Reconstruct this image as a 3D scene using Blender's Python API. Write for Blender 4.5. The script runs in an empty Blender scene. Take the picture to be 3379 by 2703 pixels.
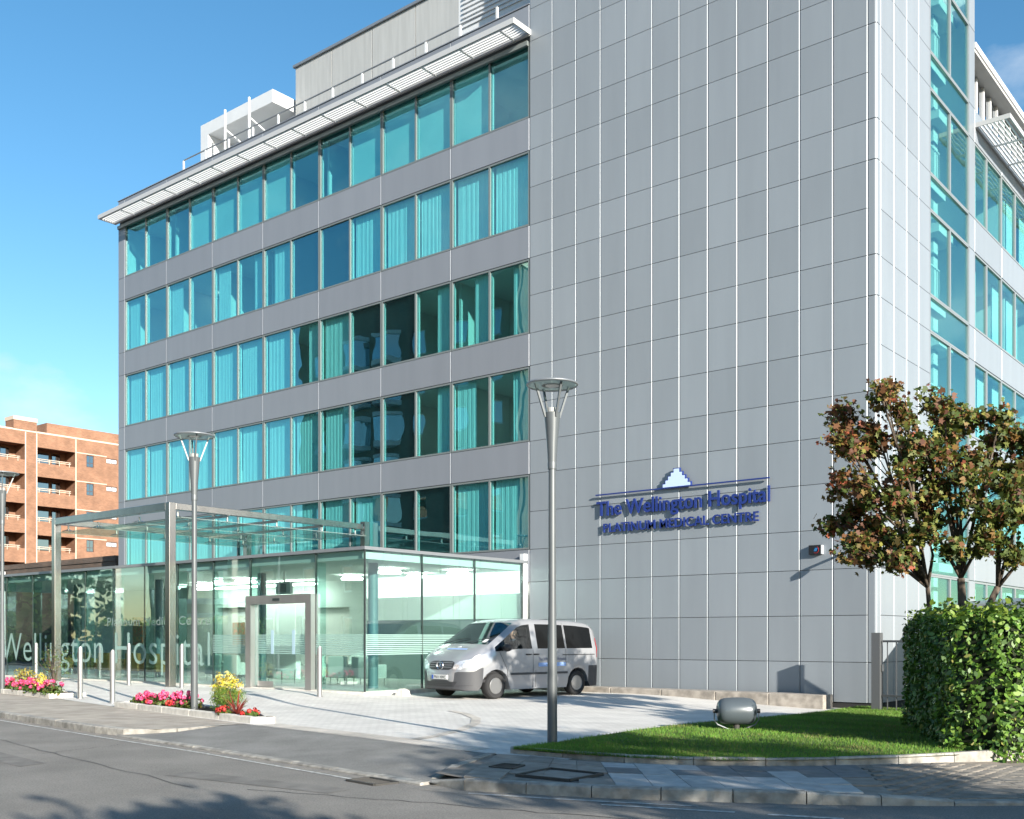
import bpy, bmesh, math, random
import numpy as np
from mathutils import Vector, Matrix
from mathutils.bvhtree import BVHTree

SC = bpy.context.scene
COL = SC.collection
random.seed(7)
RNG = np.random.default_rng(11)

# ------------------------------------------------------------------ camera
EYE = 1.4                                   # metres above the lobby floor (z = 0)
TH = math.atan2(4289.5, 3497.0)             # the long facade runs this far off the view axis
RIGHT = Vector((math.sin(TH), math.cos(TH), 0))
FWD = Vector((-math.cos(TH), math.sin(TH), 0))
cam = bpy.data.cameras.new('camera')
cam.sensor_fit = 'HORIZONTAL'; cam.sensor_width = 36.0
cam.lens = 36.0 * 3497.0 / 3379.0
cam.shift_y = 753.5 / 3379.0
cam.clip_start = 0.1; cam.clip_end = 3000
camo = bpy.data.objects.new('camera', cam); COL.objects.link(camo)
camo.location = (0, 0, EYE)
camo.rotation_euler = (math.radians(90), 0, math.atan2(FWD.y, FWD.x) - math.pi / 2)
SC.camera = camo

# ------------------------------------------------------------------ sky and sun
SUN_AZ = math.radians(160.0)                # direction the light travels, in plan
SUN_EL = math.radians(18.2)
tr = Vector((math.cos(SUN_AZ) * math.cos(SUN_EL), math.sin(SUN_AZ) * math.cos(SUN_EL), -math.sin(SUN_EL)))
wd = bpy.data.worlds.new('World'); SC.world = wd; wd.use_nodes = True
nt = wd.node_tree; nt.nodes.clear()
N = nt.nodes.new
out = N('ShaderNodeOutputWorld'); bg = N('ShaderNodeBackground'); sky = N('ShaderNodeTexSky')
sky.sky_type = 'NISHITA'; sky.sun_disc = False
sky.sun_elevation = SUN_EL
# the sun stands opposite to the travel direction; sky rotation is measured clockwise from +Y
sky.sun_rotation = math.atan2(-tr.x, -tr.y)
sky.air_density = 1.0; sky.dust_density = 0.25; sky.ozone_density = 1.6; sky.altitude = 60
tc = N('ShaderNodeTexCoord'); mp = N('ShaderNodeMapping'); mp.inputs['Scale'].default_value = (1.0, 1.0, 2.1)
mp.inputs['Location'].default_value = (0.0, 0.0, -0.32); mp.inputs['Rotation'].default_value = (0, 0, -0.06)
nz = N('ShaderNodeTexNoise'); nz.inputs['Scale'].default_value = 2.3; nz.inputs['Detail'].default_value = 9
nz.inputs['Roughness'].default_value = 0.55
rp = N('ShaderNodeValToRGB'); rp.color_ramp.elements[0].position = 0.574; rp.color_ramp.elements[1].position = 0.74
mx = N('ShaderNodeMix'); mx.data_type = 'RGBA'; mx.inputs['B'].default_value = (4.4, 4.8, 5.3, 1)
hsv = N('ShaderNodeHueSaturation'); hsv.inputs['Saturation'].default_value = 1.28; hsv.inputs['Hue'].default_value = 0.493; hsv.inputs['Value'].default_value = 1.0
L = nt.links.new
L(tc.outputs['Generated'], mp.inputs['Vector']); L(mp.outputs['Vector'], nz.inputs['Vector'])
L(nz.outputs['Fac'], rp.inputs['Fac']); L(rp.outputs['Color'], mx.inputs['Factor'])
L(sky.outputs['Color'], hsv.inputs['Color']); L(hsv.outputs['Color'], mx.inputs['A'])
L(mx.outputs['Result'], bg.inputs['Color']); bg.inputs['Strength'].default_value = 0.092
L(bg.outputs['Background'], out.inputs['Surface'])
sl = bpy.data.lights.new('sun', 'SUN'); sl.energy = 5.0; sl.angle = math.radians(0.53); sl.color = (1.0, 0.93, 0.82)
so = bpy.data.objects.new('sun', sl); COL.objects.link(so)
so.rotation_euler = tr.to_track_quat('-Z', 'Y').to_euler(); so.location = (30, -20, 30)

SC.view_settings.view_transform = 'Standard'; SC.view_settings.look = 'None'
SC.view_settings.gamma = 1.0; SC.view_settings.exposure = 1.2
SC.view_settings.use_curve_mapping = False
SC.render.engine = 'CYCLES'
SC.cycles.use_denoising = True
SC.cycles.max_bounces = 8; SC.cycles.transparent_max_bounces = 16; SC.cycles.glossy_bounces = 3
SC.cycles.diffuse_bounces = 3; SC.cycles.sample_clamp_indirect = 6.0
SC.cycles.caustics_reflective = False; SC.cycles.caustics_refractive = False

# ------------------------------------------------------------------ materials
MATS = {}
def mat(name, col, rough=0.6, metal=0.0, var=0.0, vscale=3.0, bump=0.0, bscale=40.0, spec=0.5, objvar=0.0,
        stretch=(1, 1, 1), col2=None, emit=0.0, detail=4.0, speck=0.0, sscale=90.0):
    if name in MATS: return MATS[name]
    m = bpy.data.materials.new(name); m.use_nodes = True; MATS[name] = m
    t = m.node_tree; b = t.nodes['Principled BSDF']; ln = t.links.new
    b.inputs['Base Color'].default_value = (*col, 1); b.inputs['Roughness'].default_value = rough
    b.inputs['Metallic'].default_value = metal; b.inputs['Specular IOR Level'].default_value = spec
    if emit:
        b.inputs['Emission Color'].default_value = (*col, 1); b.inputs['Emission Strength'].default_value = emit
    src = None
    if var or bump or col2:
        co = t.nodes.new('ShaderNodeTexCoord'); geo = t.nodes.new('ShaderNodeNewGeometry')
        mpn = t.nodes.new('ShaderNodeMapping'); mpn.inputs['Scale'].default_value = stretch
        ln(geo.outputs['Position'], mpn.inputs['Vector'])
    if var or col2:
        n = t.nodes.new('ShaderNodeTexNoise'); n.inputs['Scale'].default_value = vscale; n.inputs['Detail'].default_value = detail
        ln(mpn.outputs['Vector'], n.inputs['Vector'])
        r = t.nodes.new('ShaderNodeValToRGB')
        c2 = col2 if col2 else tuple(max(0, c * (1 + var)) for c in col)
        c1 = col if col2 else tuple(max(0, c * (1 - var)) for c in col)
        r.color_ramp.elements[0].color = (*c1, 1); r.color_ramp.elements[1].color = (*c2, 1)
        r.color_ramp.elements[0].position = 0.34; r.color_ramp.elements[1].position = 0.66
        ln(n.outputs['Fac'], r.inputs['Fac']); src = r.outputs['Color']; ln(src, b.inputs['Base Color'])
    if speck and src:
        n3 = t.nodes.new('ShaderNodeTexNoise'); n3.inputs['Scale'].default_value = sscale; n3.inputs['Detail'].default_value = 3
        ln(mpn.outputs['Vector'], n3.inputs['Vector'])
        m3 = t.nodes.new('ShaderNodeMapRange'); m3.inputs['From Min'].default_value = 0.3; m3.inputs['From Max'].default_value = 0.7
        m3.inputs['To Min'].default_value = 1 - speck; m3.inputs['To Max'].default_value = 1 + speck
        h3 = t.nodes.new('ShaderNodeHueSaturation'); ln(n3.outputs['Fac'], m3.inputs['Value']); ln(src, h3.inputs['Color']); ln(m3.outputs['Result'], h3.inputs['Value'])
        src = h3.outputs['Color']; ln(src, b.inputs['Base Color'])
    if objvar:
        oi = t.nodes.new('ShaderNodeObjectInfo'); mr = t.nodes.new('ShaderNodeMapRange')
        mr.inputs['To Min'].default_value = 1 - objvar; mr.inputs['To Max'].default_value = 1 + objvar
        ln(oi.outputs['Random'], mr.inputs['Value'])
        hs = t.nodes.new('ShaderNodeHueSaturation'); hs.inputs['Color'].default_value = (*col, 1)
        if src: ln(src, hs.inputs['Color'])
        ln(mr.outputs['Result'], hs.inputs['Value']); ln(hs.outputs['Color'], b.inputs['Base Color'])
    if bump:
        n2 = t.nodes.new('ShaderNodeTexNoise'); n2.inputs['Scale'].default_value = bscale; n2.inputs['Detail'].default_value = 5
        ln(mpn.outputs['Vector'], n2.inputs['Vector'])
        bp = t.nodes.new('ShaderNodeBump'); bp.inputs['Strength'].default_value = bump; bp.inputs['Distance'].default_value = 0.02
        ln(n2.outputs['Fac'], bp.inputs['Height']); ln(bp.outputs['Normal'], b.inputs['Normal'])
    return m

def glassmat(name, tint, refl=(0.9, 0.95, 1.0), base=0.06, power=0.35, wave=0.0, wscale=0.9, rough=0.0):
    """thin architectural glass: tinted see-through with a mirror reflection that grows at grazing angles"""
    if name in MATS: return MATS[name]
    m = bpy.data.materials.new(name); m.use_nodes = True; MATS[name] = m
    t = m.node_tree; t.nodes.clear(); ln = t.links.new
    o = t.nodes.new('ShaderNodeOutputMaterial'); mixs = t.nodes.new('ShaderNodeMixShader')
    tp = t.nodes.new('ShaderNodeBsdfTransparent'); tp.inputs['Color'].default_value = (*tint, 1)
    gl = t.nodes.new('ShaderNodeBsdfGlossy'); gl.inputs['Color'].default_value = (*refl, 1); gl.inputs['Roughness'].default_value = rough
    lw = t.nodes.new('ShaderNodeLayerWeight'); lw.inputs['Blend'].default_value = power
    mr = t.nodes.new('ShaderNodeMapRange'); mr.inputs['To Min'].default_value = base; mr.inputs['To Max'].default_value = 1.0
    ln(lw.outputs['Facing'], mr.inputs['Value']); ln(mr.outputs['Result'], mixs.inputs['Fac'])
    ln(tp.outputs['BSDF'], mixs.inputs[1]); ln(gl.outputs['BSDF'], mixs.inputs[2]); ln(mixs.outputs['Shader'], o.inputs['Surface'])
    if wave:
        geo = t.nodes.new('ShaderNodeNewGeometry'); n2 = t.nodes.new('ShaderNodeTexNoise'); n2.inputs['Scale'].default_value = wscale
        n2.inputs['Detail'].default_value = 1.0
        ln(geo.outputs['Position'], n2.inputs['Vector'])
        bp = t.nodes.new('ShaderNodeBump'); bp.inputs['Strength'].default_value = 1.0; bp.inputs['Distance'].default_value = wave
        ln(n2.outputs['Fac'], bp.inputs['Height']); ln(bp.outputs['Normal'], gl.inputs['Normal'])
    return m

def frostmat(name, col, see=0.45):
    m = bpy.data.materials.new(name); m.use_nodes = True; MATS[name] = m
    t = m.node_tree; b = t.nodes['Principled BSDF']; b.inputs['Base Color'].default_value = (*col, 1); b.inputs['Roughness'].default_value = 0.7
    tp = t.nodes.new('ShaderNodeBsdfTransparent'); tp.inputs['Color'].default_value = (0.85, 0.97, 0.94, 1); mx_ = t.nodes.new('ShaderNodeMixShader'); mx_.inputs['Fac'].default_value = see
    t.links.new(b.outputs['BSDF'], mx_.inputs[1]); t.links.new(tp.outputs['BSDF'], mx_.inputs[2]); t.links.new(mx_.outputs['Shader'], t.nodes['Material Output'].inputs['Surface'])
    return m

def milkmat(name, col, transl=0.6):
    m = bpy.data.materials.new(name); m.use_nodes = True; MATS[name] = m
    t = m.node_tree; b = t.nodes['Principled BSDF']; b.inputs['Base Color'].default_value = (*col, 1); b.inputs['Roughness'].default_value = 0.4
    tl = t.nodes.new('ShaderNodeBsdfTranslucent'); tl.inputs['Color'].default_value = (*col, 1); mx_ = t.nodes.new('ShaderNodeMixShader'); mx_.inputs['Fac'].default_value = transl
    t.links.new(b.outputs['BSDF'], mx_.inputs[1]); t.links.new(tl.outputs['BSDF'], mx_.inputs[2]); t.links.new(mx_.outputs['Shader'], t.nodes['Material Output'].inputs['Surface'])
    return m

def leafmat(name, transl=0.3, rough=0.45):
    if name in MATS: return MATS[name]
    m = bpy.data.materials.new(name); m.use_nodes = True; MATS[name] = m
    t = m.node_tree; b = t.nodes['Principled BSDF']; ln = t.links.new
    a = t.nodes.new('ShaderNodeAttribute'); a.attribute_name = 'Col'
    ln(a.outputs['Color'], b.inputs['Base Color']); b.inputs['Roughness'].default_value = rough
    tl = t.nodes.new('ShaderNodeBsdfTranslucent'); ln(a.outputs['Color'], tl.inputs['Color'])
    mixs = t.nodes.new('ShaderNodeMixShader'); mixs.inputs['Fac'].default_value = transl
    ln(b.outputs['BSDF'], mixs.inputs[1]); ln(tl.outputs['BSDF'], mixs.inputs[2])
    ln(mixs.outputs['Shader'], t.nodes['Material Output'].inputs['Surface'])
    return m

def brickmat(name, c1, c2, mortar, scale=1.0, bw=0.23, bh=0.078, axis='Y', patch=0.25):
    """brickwork too fine to pick apart: colour and relief from a brick texture laid along the wall"""
    if name in MATS: return MATS[name]
    m = bpy.data.materials.new(name); m.use_nodes = True; MATS[name] = m
    t = m.node_tree; b = t.nodes['Principled BSDF']; ln = t.links.new
    geo = t.nodes.new('ShaderNodeNewGeometry'); sep = t.nodes.new('ShaderNodeSeparateXYZ'); cmb = t.nodes.new('ShaderNodeCombineXYZ')
    ln(geo.outputs['Position'], sep.inputs[0])
    ad = t.nodes.new('ShaderNodeMath'); ad.operation = 'ADD'; ln(sep.outputs['X'], ad.inputs[0]); ln(sep.outputs['Y'], ad.inputs[1])
    if axis == 'P':
        ln(sep.outputs['X'], cmb.inputs['X']); ln(sep.outputs['Y'], cmb.inputs['Y'])
    else:
        ln(ad.outputs[0], cmb.inputs['X']); ln(sep.outputs['Z'], cmb.inputs['Y'])
    br = t.nodes.new('ShaderNodeTexBrick'); ln(cmb.outputs[0], br.inputs['Vector'])
    br.inputs['Scale'].default_value = scale; br.inputs['Brick Width'].default_value = bw; br.inputs['Row Height'].default_value = bh
    br.inputs['Mortar Size'].default_value = 0.008; br.inputs['Bias'].default_value = 0.0
    br.inputs['Color1'].default_value = (*c1, 1); br.inputs['Color2'].default_value = (*c2, 1); br.inputs['Mortar'].default_value = (*mortar, 1)
    nz = t.nodes.new('ShaderNodeTexNoise'); nz.inputs['Scale'].default_value = 1.1; nz.inputs['Detail'].default_value = 6
    ln(geo.outputs['Position'], nz.inputs['Vector'])
    mr = t.nodes.new('ShaderNodeMapRange'); mr.inputs['To Min'].default_value = 1 - patch; mr.inputs['To Max'].default_value = 1 + patch
    mr.inputs['From Min'].default_value = 0.3; mr.inputs['From Max'].default_value = 0.7
    ln(nz.outputs['Fac'], mr.inputs['Value'])
    hs = t.nodes.new('ShaderNodeHueSaturation'); ln(br.outputs['Color'], hs.inputs['Color']); ln(mr.outputs['Result'], hs.inputs['Value'])
    ln(hs.outputs['Color'], b.inputs['Base Color']); b.inputs['Roughness'].default_value = 0.85
    bp = t.nodes.new('ShaderNodeBump'); bp.inputs['Strength'].default_value = 0.35; bp.inputs['Distance'].default_value = 0.01; bp.invert = True
    ln(br.outputs['Fac'], bp.inputs['Height']); ln(bp.outputs['Normal'], b.inputs['Normal'])
    return m

# ------------------------------------------------------------------ mesh helpers
def tag(o, label=None, cat=None, group=None, kind=None):
    if label: o['label'] = label
    if cat: o['category'] = cat
    if group: o['group'] = group
    if kind: o['kind'] = kind
    return o

def empty(name, loc, label=None, cat=None, group=None, kind=None, rz=0.0):
    o = bpy.data.objects.new(name, None); COL.objects.link(o); o.location = loc; o.rotation_euler = (0, 0, rz)
    o.empty_display_size = 0.3
    return tag(o, label, cat, group, kind)

ORG = {}
def origin(p):
    v = Vector((0, 0, 0))
    while p is not None:
        v = v + Vector(p.location); p = p.parent
    return v

class MB:
    def __init__(s): s.v = []; s.f = []; s.m = []
    def add(s, vs, fs, mi=0):
        b = len(s.v); s.v.extend([tuple(map(float, q)) for q in vs])
        s.f.extend([tuple(b + i for i in f) for f in fs]); s.m.extend([mi] * len(fs)); return s
    def box(s, x0, x1, y0, y1, z0, z1, mi=0):
        return s.add([(x0, y0, z0), (x1, y0, z0), (x1, y1, z0), (x0, y1, z0), (x0, y0, z1), (x1, y0, z1), (x1, y1, z1), (x0, y1, z1)],
                     [(0, 3, 2, 1), (4, 5, 6, 7), (0, 1, 5, 4), (1, 2, 6, 5), (2, 3, 7, 6), (3, 0, 4, 7)], mi)
    def obox(s, c, ax, ay, az, hx, hy, hz, mi=0):
        c = Vector(c); ax = Vector(ax) * hx; ay = Vector(ay) * hy; az = Vector(az) * hz
        vs = [c + sx * ax + sy * ay + sz * az for sz in (-1, 1) for sx, sy in ((-1, -1), (1, -1), (1, 1), (-1, 1))]
        return s.add(vs, [(0, 3, 2, 1), (4, 5, 6, 7), (0, 1, 5, 4), (1, 2, 6, 5), (2, 3, 7, 6), (3, 0, 4, 7)], mi)
    def bar(s, p0, p1, w, h, up=(0, 0, 1), mi=0):
        p0 = Vector(p0); p1 = Vector(p1); d = (p1 - p0); l = d.length; d.normalize()
        sd = d.cross(Vector(up))
        if sd.length < 1e-5: sd = d.cross(Vector((1, 0, 0)))
        sd.normalize(); u = sd.cross(d).normalized()
        return s.obox((p0 + p1) / 2, d, sd, u, l / 2, w / 2, h / 2, mi)
    def tube(s, p0, p1, r0, r1=None, n=10, mi=0, cap=True):
        if r1 is None: r1 = r0
        p0 = Vector(p0); p1 = Vector(p1); d = (p1 - p0).normalized()
        a = d.cross(Vector((0, 0, 1)))
        if a.length < 1e-4: a = Vector((1, 0, 0))
        a.normalize(); b = d.cross(a)
        vs = []
        for p, r in ((p0, r0), (p1, r1)):
            for i in range(n):
                t = 2 * math.pi * i / n; vs.append(p + a * (r * math.cos(t)) + b * (r * math.sin(t)))
        fs = [(i, (i + 1) % n, n + (i + 1) % n, n + i) for i in range(n)]
        if cap: fs += [tuple(range(n - 1, -1, -1)), tuple(range(n, 2 * n))]
        return s.add(vs, fs, mi)
    def path(s, pts, rs, n=8, mi=0):
        """one continuous tapered tube through points"""
        pts = [Vector(p) for p in pts]; rings = []; k = len(pts)
        prev = None
        for i, p in enumerate(pts):
            d = (pts[min(i + 1, k - 1)] - pts[max(i - 1, 0)]).normalized()
            a = prev - d * prev.dot(d) if prev is not None else d.cross(Vector((0.3, 0.2, 1)))
            if a.length < 1e-4: a = d.cross(Vector((1, 0, 0)))
            a.normalize(); prev = a; b = d.cross(a)
            rings += [p + a * (rs[i] * math.cos(2 * math.pi * j / n)) + b * (rs[i] * math.sin(2 * math.pi * j / n)) for j in range(n)]
        fs = [(i * n + j, i * n + (j + 1) % n, (i + 1) * n + (j + 1) % n, (i + 1) * n + j) for i in range(k - 1) for j in range(n)]
        fs += [tuple(range(n - 1, -1, -1)), tuple(range((k - 1) * n, k * n))]
        return s.add(rings, fs, mi)
    def lathe(s, c, prof, n=20, axis=(0, 0, 1), mi=0, cap=True):
        """profile [(r, t)] turned about an axis through c"""
        ax = Vector(axis).normalized(); a = ax.cross(Vector((0, 0, 1)))
        if a.length < 1e-4: a = Vector((1, 0, 0))
        a.normalize(); b = ax.cross(a); c = Vector(c); vs = []
        for r, t in prof:
            for i in range(n):
                q = 2 * math.pi * i / n; vs.append(c + ax * t + a * (r * math.cos(q)) + b * (r * math.sin(q)))
        k = len(prof)
        fs = [(i * n + j, i * n + (j + 1) % n, (i + 1) * n + (j + 1) % n, (i + 1) * n + j) for i in range(k - 1) for j in range(n)]
        if cap: fs += [tuple(range(n - 1, -1, -1)), tuple(range((k - 1) * n, k * n))]
        return s.add(vs, fs, mi)
    def prism(s, poly, z0, z1, mi=0):
        n = len(poly)
        vs = [(x, y, z0) for x, y in poly] + [(x, y, z1) for x, y in poly]
        fs = [tuple(range(n - 1, -1, -1)), tuple(range(n, 2 * n))] + [(i, (i + 1) % n, n + (i + 1) % n, n + i) for i in range(n)]
        return s.add(vs, fs, mi)
    def quad(s, a, b, c, d, mi=0): return s.add([a, b, c, d], [(0, 1, 2, 3)], mi)
    def build(s, name, mats, parent=None, smooth=False, local=False, bevel=0.0, autosmooth=None):
        me = bpy.data.meshes.new(name)
        if not isinstance(mats, (list, tuple)): mats = [mats]
        if local: off = Vector((0, 0, 0))
        elif parent is not None: off = origin(parent)
        else:
            xs = [q[0] for q in s.v]; ys = [q[1] for q in s.v]; zs = [q[2] for q in s.v]
            off = Vector(((min(xs) + max(xs)) / 2, (min(ys) + max(ys)) / 2, min(zs)))
        me.from_pydata([(a - off.x, b - off.y, c - off.z) for a, b, c in s.v], [], s.f)
        for m in mats: me.materials.append(m)
        if len(mats) > 1: me.polygons.foreach_set('material_index', s.m)
        if smooth: me.polygons.foreach_set('use_smooth', [True] * len(me.polygons))
        me.update()
        o = bpy.data.objects.new(name, me); COL.objects.link(o)
        if parent is not None: o.parent = parent
        elif not local: o.location = off
        if bevel:
            b = o.modifiers.new('bevel', 'BEVEL'); b.width = bevel; b.segments = 2; b.limit_method = 'ANGLE'; b.angle_limit = math.radians(40)
        if autosmooth is not None:
            try:
                me.set_sharp_from_angle(angle=math.radians(autosmooth))
            except Exception: pass
        return o

def place(me, name, loc, parent=None, m=None):
    o = bpy.data.objects.new(name, me); COL.objects.link(o)
    if parent is not None:
        o.parent = parent; o.location = Vector(loc) - origin(parent)
    else: o.location = loc
    return o

def arrmesh(name, V, F, mats, cols=None, smooth=False):
    """mesh from numpy arrays: V (n,3), F (m,k); cols (n,3) point colours"""
    me = bpy.data.meshes.new(name); n = len(V); mF, k = F.shape
    me.vertices.add(n); me.vertices.foreach_set('co', V.astype(np.float32).ravel())
    me.loops.add(mF * k); me.loops.foreach_set('vertex_index', F.astype(np.int32).ravel())
    me.polygons.add(mF); me.polygons.foreach_set('loop_start', np.arange(0, mF * k, k, dtype=np.int32))
    me.polygons.foreach_set('loop_total', np.full(mF, k, dtype=np.int32))
    if smooth: me.polygons.foreach_set('use_smooth', np.ones(mF, dtype=bool))
    me.update(calc_edges=True); me.validate()
    if cols is not None:
        ca = me.color_attributes.new('Col', 'FLOAT_COLOR', 'POINT')
        c4 = np.ones((n, 4), np.float32); c4[:, :3] = cols; ca.data.foreach_set('color', c4.ravel())
    for m in (mats if isinstance(mats, (list, tuple)) else [mats]): me.materials.append(m)
    return me

def leaves(P, NRM, size, shape, palette, jitter=0.12, droop=0.0, fold=0.15):
    """leaf-sized faces at points P facing NRM. shape: (k,2) outline, palette: list of (rgb, weight)"""
    n = len(P); k = len(shape)
    nr = NRM / np.linalg.norm(NRM, axis=1, keepdims=True)
    a = RNG.normal(size=(n, 3)); a[:, 2] -= droop
    a -= nr * np.sum(a * nr, axis=1, keepdims=True); a /= np.linalg.norm(a, axis=1, keepdims=True) + 1e-9
    b = np.cross(nr, a)
    sz = np.asarray(size) * RNG.uniform(0.7, 1.3, n)
    V = P[:, None, :] + (a[:, None, :] * shape[None, :, 0, None] + b[:, None, :] * shape[None, :, 1, None]) * sz[:, None, None]
    V = V - nr[:, None, :] * (np.abs(shape[None, :, 1, None]) * fold) * sz[:, None, None]
    F = np.arange(n * k).reshape(n, k)
    w = np.array([q[1] for q in palette], float); w /= w.sum(); pal = np.array([q[0] for q in palette])
    ci = RNG.choice(len(pal), n, p=w); c = pal[ci] * (1 + RNG.uniform(-jitter, jitter, (n, 1)) * 2)
    C = np.repeat(np.clip(c, 0, 1), k, axis=0)
    return V.reshape(-1, 3), F, C

LEAF_OVAL = np.array([(-.5, 0), (-.2, .2), (.15, .2), (.5, 0), (.15, -.2), (-.2, -.2)])
LEAF_MAPLE = np.array([(-.5, 0), (-.3, .42), (-.02, .22), (.2, .5), (.22, .18), (.55, 0), (.22, -.18), (.2, -.5), (-.02, -.22), (-.3, -.42)])
LEAF_SMALL = np.array([(-.5, 0), (0, .3), (.5, 0), (0, -.3)])

def text_mesh(txt, width, cap, depth, spacing=1.0, bold=0.0):
    """outline lettering as a mesh in the XZ plane, baseline at z=0, fitted to width and capital height"""
    cu = bpy.data.curves.new('lettering', 'FONT'); cu.body = txt; cu.extrude = 0.0; cu.space_character = spacing; cu.offset = bold
    cu.resolution_u = 4
    ob = bpy.data.objects.new('lettering', cu); COL.objects.link(ob)
    cu2 = bpy.data.curves.new('capital', 'FONT'); cu2.body = 'H'; ob2 = bpy.data.objects.new('capital', cu2); COL.objects.link(ob2)
    bpy.context.view_layer.update()
    dg = bpy.context.evaluated_depsgraph_get()
    me = bpy.data.meshes.new_from_object(ob.evaluated_get(dg)); m2 = bpy.data.meshes.new_from_object(ob2.evaluated_get(dg))
    hz = max(v.co.y for v in m2.vertices); x0 = min(v.co.x for v in me.vertices); x1 = max(v.co.x for v in me.vertices)
    for q in (ob, ob2): bpy.data.objects.remove(q)
    bm = bmesh.new(); bm.from_mesh(me)
    sx = width / (x1 - x0); sz = cap / hz
    if depth > 0:
        r = bmesh.ops.extrude_face_region(bm, geom=bm.faces[:] )
        for e in r['geom']:
            if isinstance(e, bmesh.types.BMVert): e.co.z = 1.0
    for v in bm.verts:
        x, y, z = v.co; v.co = ((x - x0) * sx, -z * depth if depth > 0 else 0.0, y * sz)
    bmesh.ops.recalc_face_normals(bm, faces=bm.faces[:])
    return bm

def letters(bm):
    """split lettering into one bmesh vertex/face list for each letter (islands that overlap in x belong together)"""
    bm.verts.ensure_lookup_table(); seen = set(); isl = []
    for f in bm.faces:
        if f.index in seen: continue
    bm.faces.index_update(); bm.verts.index_update(); seen = set()
    for f in bm.faces:
        if f.index in seen: continue
        st = [f]; seen.add(f.index); fs = []
        while st:
            g = st.pop(); fs.append(g)
            for e in g.edges:
                for h in e.link_faces:
                    if h.index not in seen: seen.add(h.index); st.append(h)
        xs = [v.co.x for g in fs for v in g.verts]; isl.append([min(xs), max(xs), fs])
    isl.sort(key=lambda q: q[0]); outl = []
    for i in isl:
        if outl and i[0] < outl[-1][1] - 0.3 * min(i[1] - i[0], outl[-1][1] - outl[-1][0]):
            outl[-1][1] = max(outl[-1][1], i[1]); outl[-1][2] += i[2]
        else: outl.append(i)
    res = []
    for a, b, fs in outl:
        ids = {}; vs = []; ff = []
        for f in fs:
            t = []
            for v in f.verts:
                if v.index not in ids: ids[v.index] = len(vs); vs.append(tuple(v.co))
                t.append(ids[v.index])
            ff.append(tuple(t))
        res.append((vs, ff))
    return res

ORDN = ['first', 'second', 'third', 'fourth', 'fifth', 'sixth', 'seventh', 'eighth', 'ninth', 'tenth', 'eleventh', 'twelfth', 'thirteenth', 'fourteenth']
def sstep(x, a, b):
    t = max(0.0, min(1.0, (x - a) / (b - a))); return t * t * (3 - 2 * t)

def interp(x, pts):
    if x <= pts[0][0]: return pts[0][1]
    for (a, b), (c, d) in zip(pts, pts[1:]):
        if x <= c: return b + (d - b) * (x - a) / (c - a)
    return pts[-1][1]
# ------------------------------------------------------------------ ground levels
RZ = -0.27                                  # road surface
def gz(x, y):
    z = -0.15
    z += 0.12 * sstep(y, 13.2, 18.4) * (1 - sstep(x, -22.0, -18.5))
    z -= 0.20 * sstep(x, -16.0, -10.0) * sstep(y, 15.5, 24.0)
    return z

def colgrid(name, xs, y0, y1, ny, zf, m, dz=0.0):
    vs = []; fs = []; nx = len(xs)
    for x in xs:
        a, b = y0(x), y1(x)
        for j in range(ny + 1):
            y = a + (b - a) * j / ny; vs.append((x, y, zf(x, y) + dz))
    for i in range(nx - 1):
        for j in range(ny):
            p = i * (ny + 1) + j; fs.append((p, p + ny + 1, p + ny + 2, p + 1))
    return MB().add(vs, fs).build(name, m)

M_asph = mat('asphalt_road', (0.198, 0.188, 0.172), 0.9, speck=0.28, sscale=55, var=0.14, vscale=0.9, bump=0.5, bscale=260, detail=8)
M_walk = mat('asphalt_pavement', (0.37, 0.33, 0.28), 0.9, speck=0.18, sscale=60, var=0.18, vscale=2.2, bump=0.4, bscale=200, detail=8)
M_cross = mat('asphalt_crossover', (0.195, 0.192, 0.182), 0.9, speck=0.24, sscale=55, var=0.16, vscale=1.6, bump=0.45, bscale=230, detail=8)
M_kerb = mat('granite_kerb', (0.31, 0.295, 0.265), 0.8, var=0.3, vscale=7, bump=0.35, bscale=90, objvar=0.18, detail=9)
M_stone = mat('pale_stone', (0.62, 0.59, 0.53), 0.8, var=0.12, vscale=8, bump=0.2, bscale=120, objvar=0.08)
M_paint = mat('road_paint', (0.42, 0.42, 0.40), 0.8, var=0.4, vscale=14, detail=8)
M_iron = mat('cast_iron', (0.065, 0.062, 0.058), 0.7, metal=0.3, bump=0.5, bscale=160)
M_soil = mat('soil', (0.05, 0.032, 0.022), 0.95, var=0.4, vscale=25, bump=0.8, bscale=60)

def settmat():
    m = brickmat('granite_setts', (0.655, 0.635, 0.595), (0.585, 0.565, 0.53), (0.47, 0.45, 0.42), bw=0.2, bh=0.1, axis='P', patch=0.12)
    return m
M_sett = settmat()
M_setta = brickmat('warm_setts', (0.58, 0.52, 0.45), (0.49, 0.455, 0.405), (0.40, 0.375, 0.34), bw=0.11, bh=0.10, axis='P', patch=0.25)

KL = [(-70, 17.0), (-40, 12.9), (-21.5, 10.3), (-16.7, 9.68), (-13.36, 9.30), (-11.37, 9.04), (-8.3, 8.60), (-7.6, 8.5)]
FL = [(-70, 20.0), (-36, 14.9), (-29.6, 13.98), (-26, 13.62), (-22, 12.84), (-16.0, 11.80), (-12.3, 11.29), (-9.5, 10.82), (-8.0, 10.9), (-4, 12)]
yk = lambda x: interp(x, KL)
yf = lambda x: interp(x, FL)

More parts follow.
